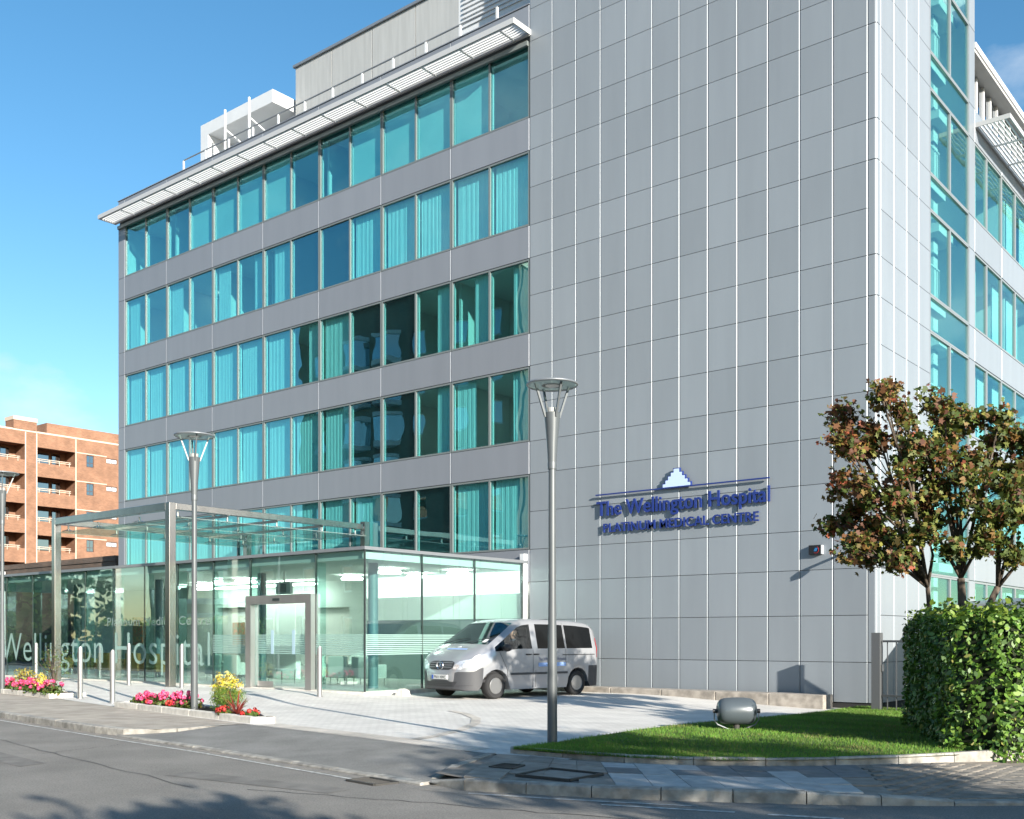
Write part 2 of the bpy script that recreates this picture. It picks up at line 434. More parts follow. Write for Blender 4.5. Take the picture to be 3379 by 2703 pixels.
# the ground as one sheet out to the horizon, then road, pavements and forecourt each a little above
M_far = mat('far_ground', (0.11, 0.11, 0.10), 0.95, var=0.3, vscale=0.05)
o = MB().quad((-900, -900, -0.62), (900, -900, -0.62), (900, 900, -0.62), (-900, 900, -0.62)).build('ground', M_far); tag(o, kind='structure')
o = MB().add([(-90, -60, RZ), (70, -60, RZ), (70, 9.5, RZ), (16, 14, RZ), (3, 26, RZ), (-2.8, 17.2, RZ), (-4.0, 12.6, RZ), (-8, 12.2, RZ), (-90, 19.6, RZ)],
             [(0, 1, 2, 3, 4, 5, 6, 7, 8)]).build('road', M_asph); tag(o, kind='structure')
def steps(a, b, s):
    n = max(1, int(round((b - a) / s))); return [a + (b - a) * i / n for i in range(n + 1)]
o = colgrid('pavement_left', steps(-70, -17.5, 1.5) + steps(-17.3, -15.85, 0.1), lambda x: yk(x) + 0.14 if x < -17.3 else interp(x, [(-17.3, 9.91), (-16.5, 9.92), (-16.05, 10.14), (-15.95, 10.4), (-15.85, 11.6)]), yf, 4, lambda x, y: -0.152, M_walk); tag(o, kind='structure')
def zc(x, y):
    t = sstep(y, yk(x), yf(x) - 0.4); z = -0.243 + 0.091 * t
    return min(z, -0.2) if (x < -15.84 or x > -9.3 + 0.4 * (10.85 - y)) else z
o = colgrid('crossover', steps(-17.4, -8.2, 0.1), lambda x: yk(x) + 0.13, yf, 10, zc, M_cross); tag(o, kind='structure')
o = colgrid('forecourt', steps(-70, -8.0, 0.6), yf, lambda x: 26.2, 26, lambda x, y: gz(x, y), M_sett); tag(o, kind='structure')
# a warmer band of small setts along the forecourt edge, and a curved one across it
o = colgrid('sett_band', steps(-15.3, -9.6, 0.3), lambda x: yf(x) + 0.02, lambda x: yf(x) + 0.46, 2, lambda x, y: gz(x, y), M_setta, 0.004); tag(o, kind='structure')
arc = [(-15.2, 16.6), (-14.4, 16.15), (-13.4, 15.35), (-12.6, 14.4), (-11.95, 13.3), (-11.5, 12.2), (-11.35, 11.6)]
mb = MB(); vs = []
for i, (x, y) in enumerate(arc):
    d = Vector(arc[min(i + 1, 6)]) - Vector(arc[max(i - 1, 0)]); d.normalize(); n = Vector((-d.y, d.x)) * 0.09
    for sgn in (-1, 1): vs.append((x + sgn * n.x, y + sgn * n.y, gz(x, y) + 0.008))
mb.add(vs, [(2 * i, 2 * i + 2, 2 * i + 3, 2 * i + 1) for i in range(6)])
tag(mb.build('sett_arc', M_setta), kind='structure')

def resample(pts, step):
    P = [Vector(p) for p in pts]; L = [0]
    for a, b in zip(P, P[1:]): L.append(L[-1] + (b - a).length)
    n = max(1, int(round(L[-1] / step))); res = []
    for i in range(n + 1):
        s = L[-1] * i / n; j = max(k for k in range(len(L)) if L[k] <= s + 1e-9); j = min(j, len(P) - 2)
        t = (s - L[j]) / (L[j + 1] - L[j]); res.append(P[j].lerp(P[j + 1], t))
    return res

def kerb(name, pts, length, width, zt, zb, m, side=1, gap=0.012, bev=0.014, lab=None, ztop=None):
    """a row of kerb stones along a line; width goes to the left of the walking direction times side"""
    pts = resample(pts, length); par = empty(name, (pts[0].x, pts[0].y, zb), kind='structure')
    for i, (a, b) in enumerate(zip(pts, pts[1:])):
        d = (b - a).normalized(); n = Vector((-d.y, d.x)) * side * width; g = d * gap / 2
        da = (b - pts[i - 1]).normalized() if i > 0 else d
        p, q = a + g, b - g
        zz0 = ztop(a) if ztop else zt; zz1 = ztop(b) if ztop else zt
        j = random.uniform(-0.006, 0.006); e = 0.018
        vs = [(p.x, p.y, zb), (q.x, q.y, zb), (q.x, q.y, zz1 - e + j), (p.x, p.y, zz0 - e + j),
              (p.x + n.x * .12, p.y + n.y * .12, zz0 + j), (q.x + n.x * .12, q.y + n.y * .12, zz1 + j),
              (q.x + n.x, q.y + n.y, zz1 + j), (p.x + n.x, p.y + n.y, zz0 + j), (q.x + n.x, q.y + n.y, zb), (p.x + n.x, p.y + n.y, zb)]
        fs = [(0, 1, 2, 3), (3, 2, 5, 4), (4, 5, 6, 7), (7, 6, 8, 9), (0, 3, 4, 7, 9), (1, 8, 6, 5, 2)]
        if side < 0: fs = [tuple(reversed(f)) for f in fs]
        MB().add(vs, fs).build('kerb_stone', m, par)
    return par
kerb('kerb_left', [(-45, 13.55), (-21.5, 10.3), (-18.6, 9.93), (-17.2, 9.76), (-16.5, 9.76), (-16.05, 9.98), (-15.86, 10.4)], 0.92, 0.16, -0.146, -0.40, M_kerb)
kerb('kerb_left_return', [(-15.86, 10.42), (-15.95, 11.75)], 0.7, 0.16, -0.146, -0.40, M_kerb, ztop=lambda p: -0.146)
kerb('kerb_dropped', [(-16.6, 9.70), (-13.36, 9.30), (-11.37, 9.04), (-8.36, 8.615)], 0.92, 0.14, -0.238, -0.42, M_kerb)
RK = [(-8.42, 8.80), (-8.1, 8.66), (-7.75, 8.65), (-7.13, 8.83), (-6.3, 9.11), (-5.56, 9.46), (-4.85, 9.85), (-4.25, 10.20), (-3.6, 10.62), (-2.7, 11.4), (-1.6, 12.6), (-0.4, 14.2)]
kerb('kerb_right', RK, 0.74, 0.15, -0.146, -0.42, M_kerb, ztop=lambda p: -0.146 - 0.09 * (1 - sstep(p.x, -8.42, -7.9)) - 0.075 * sstep(p.x, -4.2, -3.2))
LK = [(-9.02, 11.02), (-8.6, 10.98), (-7.74, 11.06), (-6.87, 11.22), (-6.07, 11.62), (-5.35, 12.26), (-4.75, 12.98), (-4.25, 13.8), (-3.7, 14.9), (-3.1, 16.4)]
kerb('lawn_edging', LK, 0.86, 0.09, -0.062, -0.3, M_kerb)
kerb('crossover_edge', [(-9.28, 10.85), (-8.52, 8.95)], 0.8, 0.13, -0.150, -0.35, M_kerb, side=1, ztop=lambda p: -0.149 - 0.08 * (1 - sstep(p.y, 8.9, 9.6)))

# right hand pavement: mortar base, loose slabs, small brick pavers
M_base = mat('pavement_base', (0.24, 0.205, 0.17), 0.95, var=0.25, vscale=9)
fr = [(-8.45, 8.95), (-7.75, 8.8), (-7.1, 8.95), (-6.3, 9.22), (-5.56, 9.57), (-4.85, 9.96), (-4.25, 10.32), (-3.6, 10.75), (-2.7, 11.5), (-1.6, 12.7), (-0.5, 14.3)]
bk = [(-9.3, 10.9), (-8.6, 11.0), (-7.74, 11.08), (-6.87, 11.24), (-6.07, 11.64), (-5.35, 12.28), (-4.75, 13.0), (-4.25, 13.82), (-3.7, 14.95), (-3.1, 16.4), (-2.5, 18)]
pv = lambda x, y: -0.152 - 0.07 * sstep(x, -4.6, -3.2)
mb = MB(); vs = []
for (a, b), (c, d) in zip(fr, bk): vs += [(a, b, pv(a, b) - 0.012), (c, d, pv(c, d) - 0.012)]
mb.add(vs, [(2 * i, 2 * i + 2, 2 * i + 3, 2 * i + 1) for i in range(len(fr) - 1)])
pav = mb.build('pavement_right', M_base); tag(pav, kind='structure')
M_slabA = mat('slab_light', (0.40, 0.40, 0.39), 0.85, var=0.14, vscale=6, bump=0.15, bscale=150, objvar=0.10, detail=8)
M_slabB = mat('slab_dark', (0.165, 0.165, 0.165), 0.85, var=0.18, vscale=6, bump=0.15, bscale=150, objvar=0.12, detail=8)
M_slabC = mat('slab_worn', (0.27, 0.235, 0.20), 0.88, var=0.2, vscale=5, bump=0.25, bscale=120, objvar=0.1, detail=8)
top = [(-9.1, 10.86), (-8.6, 10.92), (-8.2, 10.92), (-7.84, 10.9), (-7.49, 10.94), (-7.10, 11.08), (-6.75, 11.2), (-6.39, 11.36), (-6.07, 11.58), (-5.78, 11.78), (-5.49, 12.02), (-5.19, 12.3), (-4.9, 12.62)]
bot = [(-7.9, 8.83), (-7.42, 8.88), (-6.98, 9.02), (-6.55, 9.16), (-6.18, 9.31), (-5.81, 9.46), (-5.45, 9.64), (-5.15, 9.81), (-4.86, 9.97), (-4.53, 10.15), (-4.27, 10.32), (-3.99, 10.5), (-3.75, 10.66)]
def slab(par, A, B, C, D, m, zt, th=0.05, g=0.006, name='paving_slab'):
    c = (Vector(A) + Vector(B) + Vector(C) + Vector(D)) / 4
    q = []
    for p in (A, B, C, D):
        p = Vector(p); d = c - p; q.append(p + d.normalized() * g)
    dz = random.uniform(-0.003, 0.003)
    vs = [(p.x, p.y, zt - th) for p in q] + [(p.x, p.y, zt + dz) for p in q]
    return MB().add(vs, [(0, 3, 2, 1), (4, 5, 6, 7), (0, 1, 5, 4), (1, 2, 6, 5), (2, 3, 7, 6), (3, 0, 4, 7)]).build(name, m, par)
for i in range(len(top) - 1):
    rows = 4
    for r in range(rows):
        f = lambda k, t: Vector(top[k]).lerp(Vector(bot[k]), t)
        A, B, C, D = f(i, (r + 1) / rows), f(i + 1, (r + 1) / rows), f(i + 1, r / rows), f(i, r / rows)
        cx, cy = (A.x + B.x + C.x + D.x) / 4, (A.y + B.y + C.y + D.y) / 4
        if -7.65 < cx < -6.55 and 9.0 < cy < 10.15: continue
        if i < 4: m = M_slabC
        elif i < 7: m = M_slabA if (r != 1 or i == 5) else M_slabB
        else: m = M_slabB if (r < 2 and not (i == 9 and r == 1)) else (M_slabA if i < 11 else M_slabC)
        slab(pav, A, B, C, D, m, pv(cx, cy) + 0.006)
# brick pavers beyond the slabs, laid in running bond
M_brk = mat('brick_paver', (0.21, 0.19, 0.165), 0.9, var=0.25, vscale=5, bump=0.2, bscale=90)
mb = MB()
d1 = Vector((0.72, 0.69)); d2 = Vector((-0.69, 0.72))
O = Vector((-3.95, 10.55))
for r in range(0, 24):
    for c in range(-4, 26):
        p = O + d1 * (c * 0.205 + (r % 2) * 0.1) + d2 * (r * 0.105)
        yb = interp(p.x, bk); yfr = interp(p.x, fr)
        if p.y > yb - 0.06 or p.y < yfr + 0.06 or p.x > -0.7: continue
        if p.x < interp(p.y, [(10.5, -3.7), (12.6, -4.85), (14, -4.2)]) + 0.1: continue
        mb.obox((p.x, p.y, pv(p.x, p.y) - 0.018), (d1.x, d1.y, 0), (d2.x, d2.y, 0), (0, 0, 1), 0.098, 0.048, 0.021 + random.uniform(-.002, .002))
ob = mb.build('brick_pavers', M_brk, pav); tag(ob, kind='stuff')
# recessed inspection cover with a steel frame, and two gratings
def cover(name, pts, zt, label, cat, rim=0.05, grate=False):
    c = sum((Vector(p) for p in pts), Vector((0, 0))) / len(pts); e = empty(name, (c.x, c.y, zt - 0.05), label, cat)
    mb = MB(); P = [Vector(p) for p in pts]
    for a, b in zip(P, P[1:] + P[:1]): mb.bar((a.x, a.y, zt - 0.01), (b.x, b.y, zt - 0.01), 0.035, 0.04)
    mb.build('frame', M_iron, e)
    if grate:
        u = (P[1] - P[0]); w = (P[3] - P[0])
        for i in range(1, 8):
            a = P[0] + u * i / 8; b = a + w; MB().bar((a.x, a.y, zt - 0.015), (b.x, b.y, zt - 0.015), 0.02, 0.03).build('bar', M_iron, e)
        MB().prism([tuple(p) for p in P], zt - 0.052, zt - 0.045).build('sump', mat('sump_black', (0.01, 0.01, 0.01), 0.9), e)
    else:
        MB().prism([tuple(c + (p - c) * 0.93) for p in P], zt - 0.05, zt - 0.012).build('tray', M_slabC, e)
    return e
cover('inspection_cover', [(-7.50, 9.28), (-7.56, 10.0), (-6.80, 9.97), (-6.78, 9.30)], -0.140, 'recessed paving tray inspection cover with metal rim in right pavement', 'cover')
cover('inspection_cover', [(-8.2, 9.64), (-8.27, 9.98), (-7.98, 10.02), (-7.88, 9.66)], -0.140, 'small iron grating in brown slabs beside the crossover', 'grating', grate=True)
cover('gully_grating', [(-9.3, 8.36), (-8.75, 8.28), (-8.7, 8.60), (-9.25, 8.68)], RZ + 0.012, 'iron road gully grating against the dropped kerb', 'grating', grate=True)
def stripe(name, pts, w, label):
    mb = MB(); vs = []; P = [Vector(p) for p in pts]
    for i, p in enumerate(P):
        d = (P[min(i + 1, len(P) - 1)] - P[max(i - 1, 0)]).normalized(); n = Vector((-d.y, d.x)) * w / 2
        vs += [(p.x - n.x, p.y - n.y, RZ + 0.004), (p.x + n.x, p.y + n.y, RZ + 0.004)]
    mb.add(vs, [(2 * i, 2 * i + 2, 2 * i + 3, 2 * i + 1) for i in range(len(P) - 1)])
    o = mb.build(name, M_paint); tag(o, kind='structure'); return o
stripe('road_marking_left', [(-40, 12.72), (-21.2, 10.02), (-16.75, 9.45), (-13.14, 9.06), (-8.9, 8.44)], 0.055, '')
stripe('road_marking_right', [(-7.55, 8.52), (-6.7, 8.76), (-5.95, 9.02), (-5.2, 9.3)], 0.05, '')
stripe('road_marking_dash', [(-6.0, 8.78), (-5.4, 8.98), (-4.75, 9.2)], 0.07, '')
stripe('road_marking_dash_near', [(-4.45, 9.28), (-3.8, 9.5)], 0.08, '')
# dusty strips where grit gathers against the kerbs
M_grit = mat('gutter_grit', (0.25, 0.225, 0.19), 0.95, col2=(0.165, 0.16, 0.15), vscale=6, detail=8, speck=0.3, sscale=70)
for nm, pts, w in (('gutter_grit_left', [(-45, 13.38), (-21.5, 10.14), (-16.6, 9.53), (-13.36, 9.16), (-9.4, 8.62)], 0.26), ('gutter_grit_right', [(-8.3, 8.52), (-7.75, 8.50), (-7.1, 8.68), (-6.3, 8.95), (-5.5, 9.32), (-4.8, 9.70), (-4.1, 10.12)], 0.22)):
    P = [Vector(p) for p in pts]; vs = []
    for i, p in enumerate(P):
        d = (P[min(i + 1, len(P) - 1)] - P[max(i - 1, 0)]).normalized(); q = Vector((-d.y, d.x)) * w / 2
        vs += [(p.x - q.x, p.y - q.y, RZ + 0.002), (p.x + q.x, p.y + q.y, RZ + 0.002)]
    tag(MB().add(vs, [(2 * i, 2 * i + 2, 2 * i + 3, 2 * i + 1) for i in range(len(P) - 1)]).build(nm, M_grit), kind='structure')
# repaired patches in the road surface
M_patch = mat('asphalt_patch', (0.165, 0.158, 0.147), 0.92, var=0.2, vscale=3, bump=0.5, bscale=240)
for k, q in enumerate(([(-11.4, 7.3), (-8.7, 7.55), (-8.75, 7.95), (-11.45, 7.72)], [(-18.5, 7.2), (-13.6, 6.6), (-13.7, 7.0), (-18.6, 7.7)])):
    o = MB().add([(x, y, RZ + 0.004) for x, y in q], [(0, 1, 2, 3)]).build('road_patch', M_patch); tag(o, kind='structure')

M_tar = mat('tar_seam', (0.045, 0.045, 0.046), 0.8)
rs_ = random.Random(12)
for a, b in (((-20.5, 8.6), (-10.2, 6.9)), ((-9.6, 7.2), (-5.2, 8.3)), ((-15.2, 9.0), (-14.9, 7.6))):
    P = [Vector(a).lerp(Vector(b), i / 22) + Vector((rs_.gauss(0, .035), rs_.gauss(0, .035))) for i in range(23)]; vs = []
    zt_ = (lambda p: RZ + 0.004) if a[1] < 10 else (lambda p: zc(p.x, p.y) + 0.004)
    for i, p in enumerate(P):
        d = (P[min(i + 1, 22)] - P[max(i - 1, 0)]).normalized(); q = Vector((-d.y, d.x)) * rs_.uniform(.004, .011); vs += [(p.x - q.x, p.y - q.y, zt_(p)), (p.x + q.x, p.y + q.y, zt_(p))]
    tag(MB().add(vs, [(2 * i, 2 * i + 2, 2 * i + 3, 2 * i + 1) for i in range(22)]).build('road_crack', M_tar), kind='structure')

# ------------------------------------------------------------------ lawn
LL = [(10.95, -8.95), (11.4, -9.0), (14.5, -9.25), (16.7, -9.43), (19.8, -9.64), (22.75, -9.8), (25.6, -9.85)]
LR = [(10.95, -8.3), (11.15, -7.0), (11.62, -6.05), (12.26, -5.33), (12.98, -4.73), (14.0, -4.1), (16, -4.4), (20, -6.2), (25.6, -7.7)]
lz = lambda x, y: -0.085 - 0.20 * sstep(y, 14.0, 24.0)
vs = []; ys = steps(10.98, 25.5, 0.3); nx = 16
for y in ys:
    a, b = interp(y, LL) , interp(y, LR)
    for i in range(nx + 1):
        x = a + (b - a) * i / nx; vs.append((x, y, lz(x, y)))
fs = [(j * (nx + 1) + i, j * (nx + 1) + i + 1, (j + 1) * (nx + 1) + i + 1, (j + 1) * (nx + 1) + i) for j in range(len(ys) - 1) for i in range(nx)]
M_turf = mat('turf', (0.035, 0.075, 0.012), 0.95, var=0.3, vscale=6, bump=0.6, bscale=80)
o = MB().add(vs, fs).build('lawn', M_turf); tag(o, kind='structure')
n = 90000
yy = 10.99 + (25.4 - 10.99) * RNG.uniform(0, 1, n) ** 1.35
xa = np.interp(yy, [q[0] for q in LL], [q[1] for q in LL]); xb = np.interp(yy, [q[0] for q in LR], [q[1] for q in LR])
xx = xa + 0.02 + (xb - xa - 0.06) * RNG.uniform(0, 1, n)
keep = ~((np.hypot(xx + 9.1, yy - 12.07) < 0.1)); xx = xx[keep]; yy = yy[keep]; n = len(xx)
t = np.clip((yy - 14) / 10, 0, 1); zz = -0.085 - 0.20 * t * t * (3 - 2 * t)
h = RNG.uniform(0.022, 0.05, n) * (1 + 0.25 * np.sin(xx * 5.1) * np.sin(yy * 4.3)); ang = RNG.uniform(0, 2 * np.pi, n); lean = RNG.normal(0, 0.016, (n, 2)); w = 0.0045
V = np.zeros((n, 3, 3)); dx, dy = np.cos(ang) * w, np.sin(ang) * w
V[:, 0] = np.stack([xx - dx, yy - dy, zz - .004], 1); V[:, 1] = np.stack([xx + dx, yy + dy, zz - .004], 1)
V[:, 2] = np.stack([xx + lean[:, 0], yy + lean[:, 1], zz + h], 1)
pn = 0.5 + 0.5 * np.sin(xx * 1.7 + np.sin(yy * 1.3) * 2) * np.sin(yy * 2.1)
c = np.array([0.130, 0.262, 0.030])[None] * (0.7 + 0.6 * RNG.uniform(0, 1, (n, 1))) * (0.72 + 0.56 * pn[:, None])
c[RNG.uniform(0, 1, n) < 0.09] = (0.26, 0.24, 0.08)
worn = (np.sin(xx * 2.3 + 1.1) * np.sin(yy * 1.9 + .4) + .5 * np.sin(xx * 6.1) * np.sin(yy * 5.3)) > .85
c[worn & (RNG.uniform(0, 1, n) < .45)] = (0.24, 0.23, 0.075)
me = arrmesh('grass', V.reshape(-1, 3), np.arange(n * 3).reshape(n, 3), leafmat('grass_blade', 0.35, 0.6), np.repeat(c, 3, axis=0))
o = bpy.data.objects.new('grass', me); COL.objects.link(o); tag(o, 'short mown green lawn grass around the floodlight', 'grass', kind='stuff')
# ------------------------------------------------------------------ hospital: shared dimensions and materials
YT = 25.589; XS = -9.41; B0 = 0.797; ST = 3.32          # long facade plane, end facade plane, first joint, storey height
M_panel = mat('silver_panel', (0.246, 0.274, 0.301), 0.40, metal=0.15, objvar=0.06, bump=0.015, bscale=1.6, var=0.028, vscale=1.2, stretch=(2.2, 2.2, 0.25), detail=6)
M_spand = mat('spandrel_panel', (0.215, 0.232, 0.262), 0.40, metal=0.15, objvar=0.045, bump=0.015, bscale=1.6, var=0.03, vscale=1.2, stretch=(2.2, 2.2, 0.25), detail=6)
M_back = mat('joint_dark', (0.12, 0.125, 0.13), 0.8)
M_frame = mat('window_frame_grey', (0.19, 0.215, 0.215), 0.45, metal=0.3)
M_white = mat('white_metal', (0.58, 0.60, 0.62), 0.4, var=0.03, vscale=2)
M_steel = mat('brushed_steel', (0.52, 0.52, 0.51), 0.34, metal=0.9, var=0.06, vscale=3, stretch=(1, 1, 0.2))
M_shade = mat('sunshade_grey', (0.44, 0.45, 0.46), 0.4)
M_blade = mat('blade_white', (0.85, 0.86, 0.86), 0.45)
M_steel2 = mat('canopy_steel', (0.40, 0.385, 0.37), 0.24, metal=1.0, var=0.08, vscale=3, stretch=(1, 1, 0.2))
M_cap = mat('grey_capping', (0.26, 0.28, 0.30), 0.4, metal=0.5)
M_room = mat('room_paint', (0.80, 0.80, 0.76), 0.85)
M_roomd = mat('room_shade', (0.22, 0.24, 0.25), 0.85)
M_curt = mat('net_curtain', (0.90, 0.92, 0.91), 0.9, var=0.06, vscale=5, stretch=(4, 4, 0.3))
M_blind = mat('roller_blind', (0.74, 0.82, 0.80), 0.9, var=0.05, vscale=0.6)
M_dark = mat('black_blind', (0.012, 0.018, 0.02), 0.6)
G_win = glassmat('teal_glass', (0.655, 0.94, 0.94), refl=(0.60, 0.94, 1.0), base=0.11, power=0.12, wave=0.005, wscale=0.8)
G_side = glassmat('teal_glass_side', (0.74, 0.94, 0.915), refl=(0.60, 0.94, 1.0), base=0.09, power=0.12, wave=0.006, wscale=1.0)
G_pav = glassmat('lobby_glass', (0.80, 0.935, 0.905), base=0.07, power=0.12, wave=0.003, wscale=0.8)
G_roof = frostmat('canopy_glass', (0.50, 0.58, 0.56), 0.72)
M_frost = frostmat('frosted_film', (0.36, 0.53, 0.49), 0.40)

PM = {}
def panel_mesh(w, h, m, cl=0.008, cr=0.021, gap=0.014, d=0.05):
    k = (round(w, 3), round(h, 3), m.name, cl, cr)
    if k in PM: return PM[k]
    g = gap / 2
    pl = [(g, 0), (g, -d + cl), (g + cl, -d), (w - g - cr, -d), (w - g, -d + cr), (w - g, 0)]
    b = MB(); vs = [(x, y, z) for z in (g, h - g) for x, y in pl]; n = 6
    b.add(vs, [tuple(range(n - 1, -1, -1)), tuple(range(n, 2 * n))] + [(i, (i + 1) % n, n + (i + 1) % n, n + i) for i in range(n)])
    me = bpy.data.meshes.new('panel'); me.from_pydata(b.v, [], [tuple(reversed(f)) for f in b.f]); me.materials.append(m)
    bm = bmesh.new(); bm.from_mesh(me); bmesh.ops.recalc_face_normals(bm, faces=bm.faces[:]); bm.to_mesh(me); bm.free()
    PM[k] = me; return me

ROWS = [(-0.20, B0)]
for k in range(7):
    b = B0 + ST * k
    ROWS += [(b, b + 1.16), (b + 1.16, b + 2.32), (b + 2.32, b + 3.32)]

# ------------------------------------------------------------------ tower
tower = empty('hospital_tower', (-14.8, 29, -0.4), 'tall windowless silver panelled hospital block carrying the blue sign', 'building')
TC0 = -20.157; TCW = (-9.63 - TC0) / 12
core = MB()
core.box(TC0 + 0.02, XS - 0.05, YT + 0.05, 29.58, -0.28, 24.0)
core.box(-20.1, -14.2, 29.58, 33.7, -0.28, 24.0)
core.build('wall', M_back, tower)
MB().box(TC0 + 0.05, XS - 0.03, YT + 0.03, 29.5, -0.20 - 0.28, -0.21).build('plinth', mat('plinth_black', (0.02, 0.02, 0.02), 0.8), tower)
cand = []
cwd = (camo.location.x, camo.location.y)
for (z0, z1) in ROWS:
    if z0 > 22.5: continue
    for c in range(12):
        x = TC0 + TCW * c; d = math.hypot(x, YT)
        cand.append(((TCW * (z1 - z0)) / d ** 2 * 0.8, ('f', x, z0, z1)))
SE = [25.83, 26.76, 27.69, 28.62, 29.56]
for (z0, z1) in ROWS:
    if z0 > 19: continue
    for a, b in zip(SE, SE[1:]): cand.append(((b - a) * (z1 - z0) / (a * a + 80) * 0.35, ('s', a, b, z0, z1)))
cand.sort(key=lambda q: -q[0])
rest = []
for i, (_, q) in enumerate(cand):
    if q[0] == 'f': me = panel_mesh(TCW, q[3] - q[2], M_panel); loc = (q[1], YT + 0.05, q[2]); rz = 0
    else: me = panel_mesh(q[2] - q[1], q[4] - q[3], M_panel, 0.022, 0.008); loc = (XS - 0.05, q[1], q[3]); rz = math.pi / 2
    if i < 298:
        o = place(me, 'panel', loc, tower); o.rotation_euler = (0, 0, rz)
    else: rest.append((me, loc, rz))
mb = MB()
for me, loc, rz in rest:
    c, s = math.cos(rz), math.sin(rz)
    mb.add([(v.co.x * c - v.co.y * s + loc[0], v.co.x * s + v.co.y * c + loc[1], v.co.z + loc[2]) for v in me.vertices], [tuple(p.vertices) for p in me.polygons])
if rest: tag(mb.build('upper_panels', M_panel, tower), kind='stuff')
# rounded corner trims, a storey's two lengths each
def corner_trim(z0, z1):
    r = 0.07; pts = [(-9.63 + 0.011, YT + 0.05), (-9.63 + 0.011, YT)]
    for i in range(7):
        t = -math.pi / 2 + math.pi / 2 * i / 6; pts.append((XS - r + r * math.cos(t), YT + r + r * math.sin(t)))
    pts += [(XS, 25.83 - 0.011), (XS - 0.05, 25.83 - 0.011), (XS - 0.05, YT + 0.05)]
    MB().prism(pts, z0 + 0.010, z1 - 0.010).build('corner_trim', M_panel, tower)
corner_trim(-0.2, B0)
for k in range(6):
    b = B0 + ST * k; corner_trim(b, b + 2.32); corner_trim(b + 2.32, b + 3.32)
# ventilation louvre low on the end wall
for i in range(6):
    MB().bar((XS + 0.012, 26.85, 3.16 + i * 0.085), (XS + 0.012, 27.6, 3.16 + i * 0.085), 0.03, 0.03).build('vent_slat', M_steel, tower)

def frame_side(mb, y0, y1, z0, z1, t=0.07, x=XS, dep=0.09, mi=0):
    mb.box(x - dep, x - 0.005, y0, y0 + t, z0, z1, mi); mb.box(x - dep, x - 0.005, y1 - t, y1, z0, z1, mi)
    mb.box(x - dep, x - 0.005, y0 + t, y1 - t, z0, z0 + t, mi); mb.box(x - dep, x - 0.005, y0 + t, y1 - t, z1 - t, z1, mi)
M_fl = mat('frame_light', (0.27, 0.295, 0.305), 0.45, metal=0.3)
for k in range(-1, 6):
    b = B0 + ST * k
    for (y0, y1, z0, z1) in ((29.58, 31.36, b, b + 2.32), (31.36, 33.13, b, b + 2.32), (29.58, 33.13, b + 2.32, b + 3.32)):
        z0 = max(z0, -0.2)
        if z1 < 0.1 or z0 > 20: continue
        mb = MB(); frame_side(mb, y0 + .004, y1 - .004, z0 + .004, z1 - .004, 0.045); w = mb.build('stair_window', M_fl, tower)
        MB().box(XS - 0.06, XS - 0.045, y0 + 0.06, y1 - 0.06, z0 + 0.06, z1 - 0.06).build('pane', G_side, w)
    MB().box(XS - 0.06, XS, 33.14, 33.69, max(b, -.2) + 0.01, b + 2.31).build('edge_panel', M_panel, tower)
    MB().box(XS - 0.06, XS, 33.14, 33.69, b + 2.33, b + 3.31).build('edge_panel', M_panel, tower)
# stair well behind the end glazing: landings, flights, white column, balustrade
mb = MB()
for k in range(-1, 6):
    b = B0 + ST * k
    mb.box(-14.1, -9.9, 31.9, 33.6, b + 2.55, b + 2.80); mb.box(-14.1, -12.4, 29.7, 31.9, b + 0.9, b + 1.15)
    for s in range(9):
        mb.box(-12.4 + s * 0.25, -12.1 + s * 0.25, 30.7, 31.8, b + 1.1 + s * 0.17, b + 1.28 + s * 0.17)
        mb.box(-12.4 + s * 0.25, -12.1 + s * 0.25, 29.7, 30.6, b + 0.9 - s * 0.17, b + 1.1 - s * 0.17)
mb.build('stair', M_room, tower)
MB().box(-10.6, -10.2, 32.35, 32.75, -0.2, 22).build('column', M_room, tower)
mb = MB()
mb.box(-14.2, -9.5, 33.6, 33.69, -.2, 22); mb.box(-14.2, -14.12, 29.6, 33.6, -.2, 22)
mb.box(-11.3, -11.2, 31.75, 33.59, -.2, 22)
mb.build('stair_wall', M_room, tower)
for k in range(-1, 6):
    b = B0 + ST * k; mb = MB()
    mb.bar((-9.62, 29.7, b + 1.05), (-9.62, 31.0, b + 1.05), 0.04, 0.04)
    for i in range(7): mb.bar((-9.62, 29.72 + i * 0.21, b + 0.15), (-9.62, 29.72 + i * 0.21, b + 1.05), 0.02, 0.02, up=(1, 0, 0))
    mb.box(-9.75, -9.5, 29.7, 31.2, b - 0.25, b + 0.12)
    mb.build('balustrade', M_room, tower)

# ------------------------------------------------------------------ long wing with five storeys of windows
wing = empty('hospital_wing', (-31.9, 29, 0), 'long grey hospital wing with five rows of teal windows and sunshade', 'building')
XL = -43.56; BX = [-43.04 + 3.267 * i for i in range(8)]; BX[7] = -20.170
OPEN = [(B0 + ST * k, B0 + ST * k + 2.32) for k in (1, 2, 3, 4, 5)]          # window bands from low to high
mb = MB()
mb.box(XL + .03, -20.2, YT + 0.14, 32, 0.0, OPEN[0][0] - 0.02)
for i, (a, b) in enumerate(OPEN):
    zt = OPEN[i + 1][0] if i < 4 else 20.45
    mb.box(XL + .03, -20.2, YT + 0.14, 32, b + 0.02, zt - 0.02)
mb.box(XL + .03, XL + 0.35, YT + 0.14, 32, 0, 20.4); mb.box(XL + .36, -20.2, 28.6, 31.9, 0.1, 20.4)
mb.build('wall', M_room, wing)
mb = MB()
for x in BX[1:7]: mb.box(x - 0.05, x + 0.05, YT + 0.45, 28.55, 4.0, 20.3)
mb.build('partition', M_room, wing)
mb = MB()
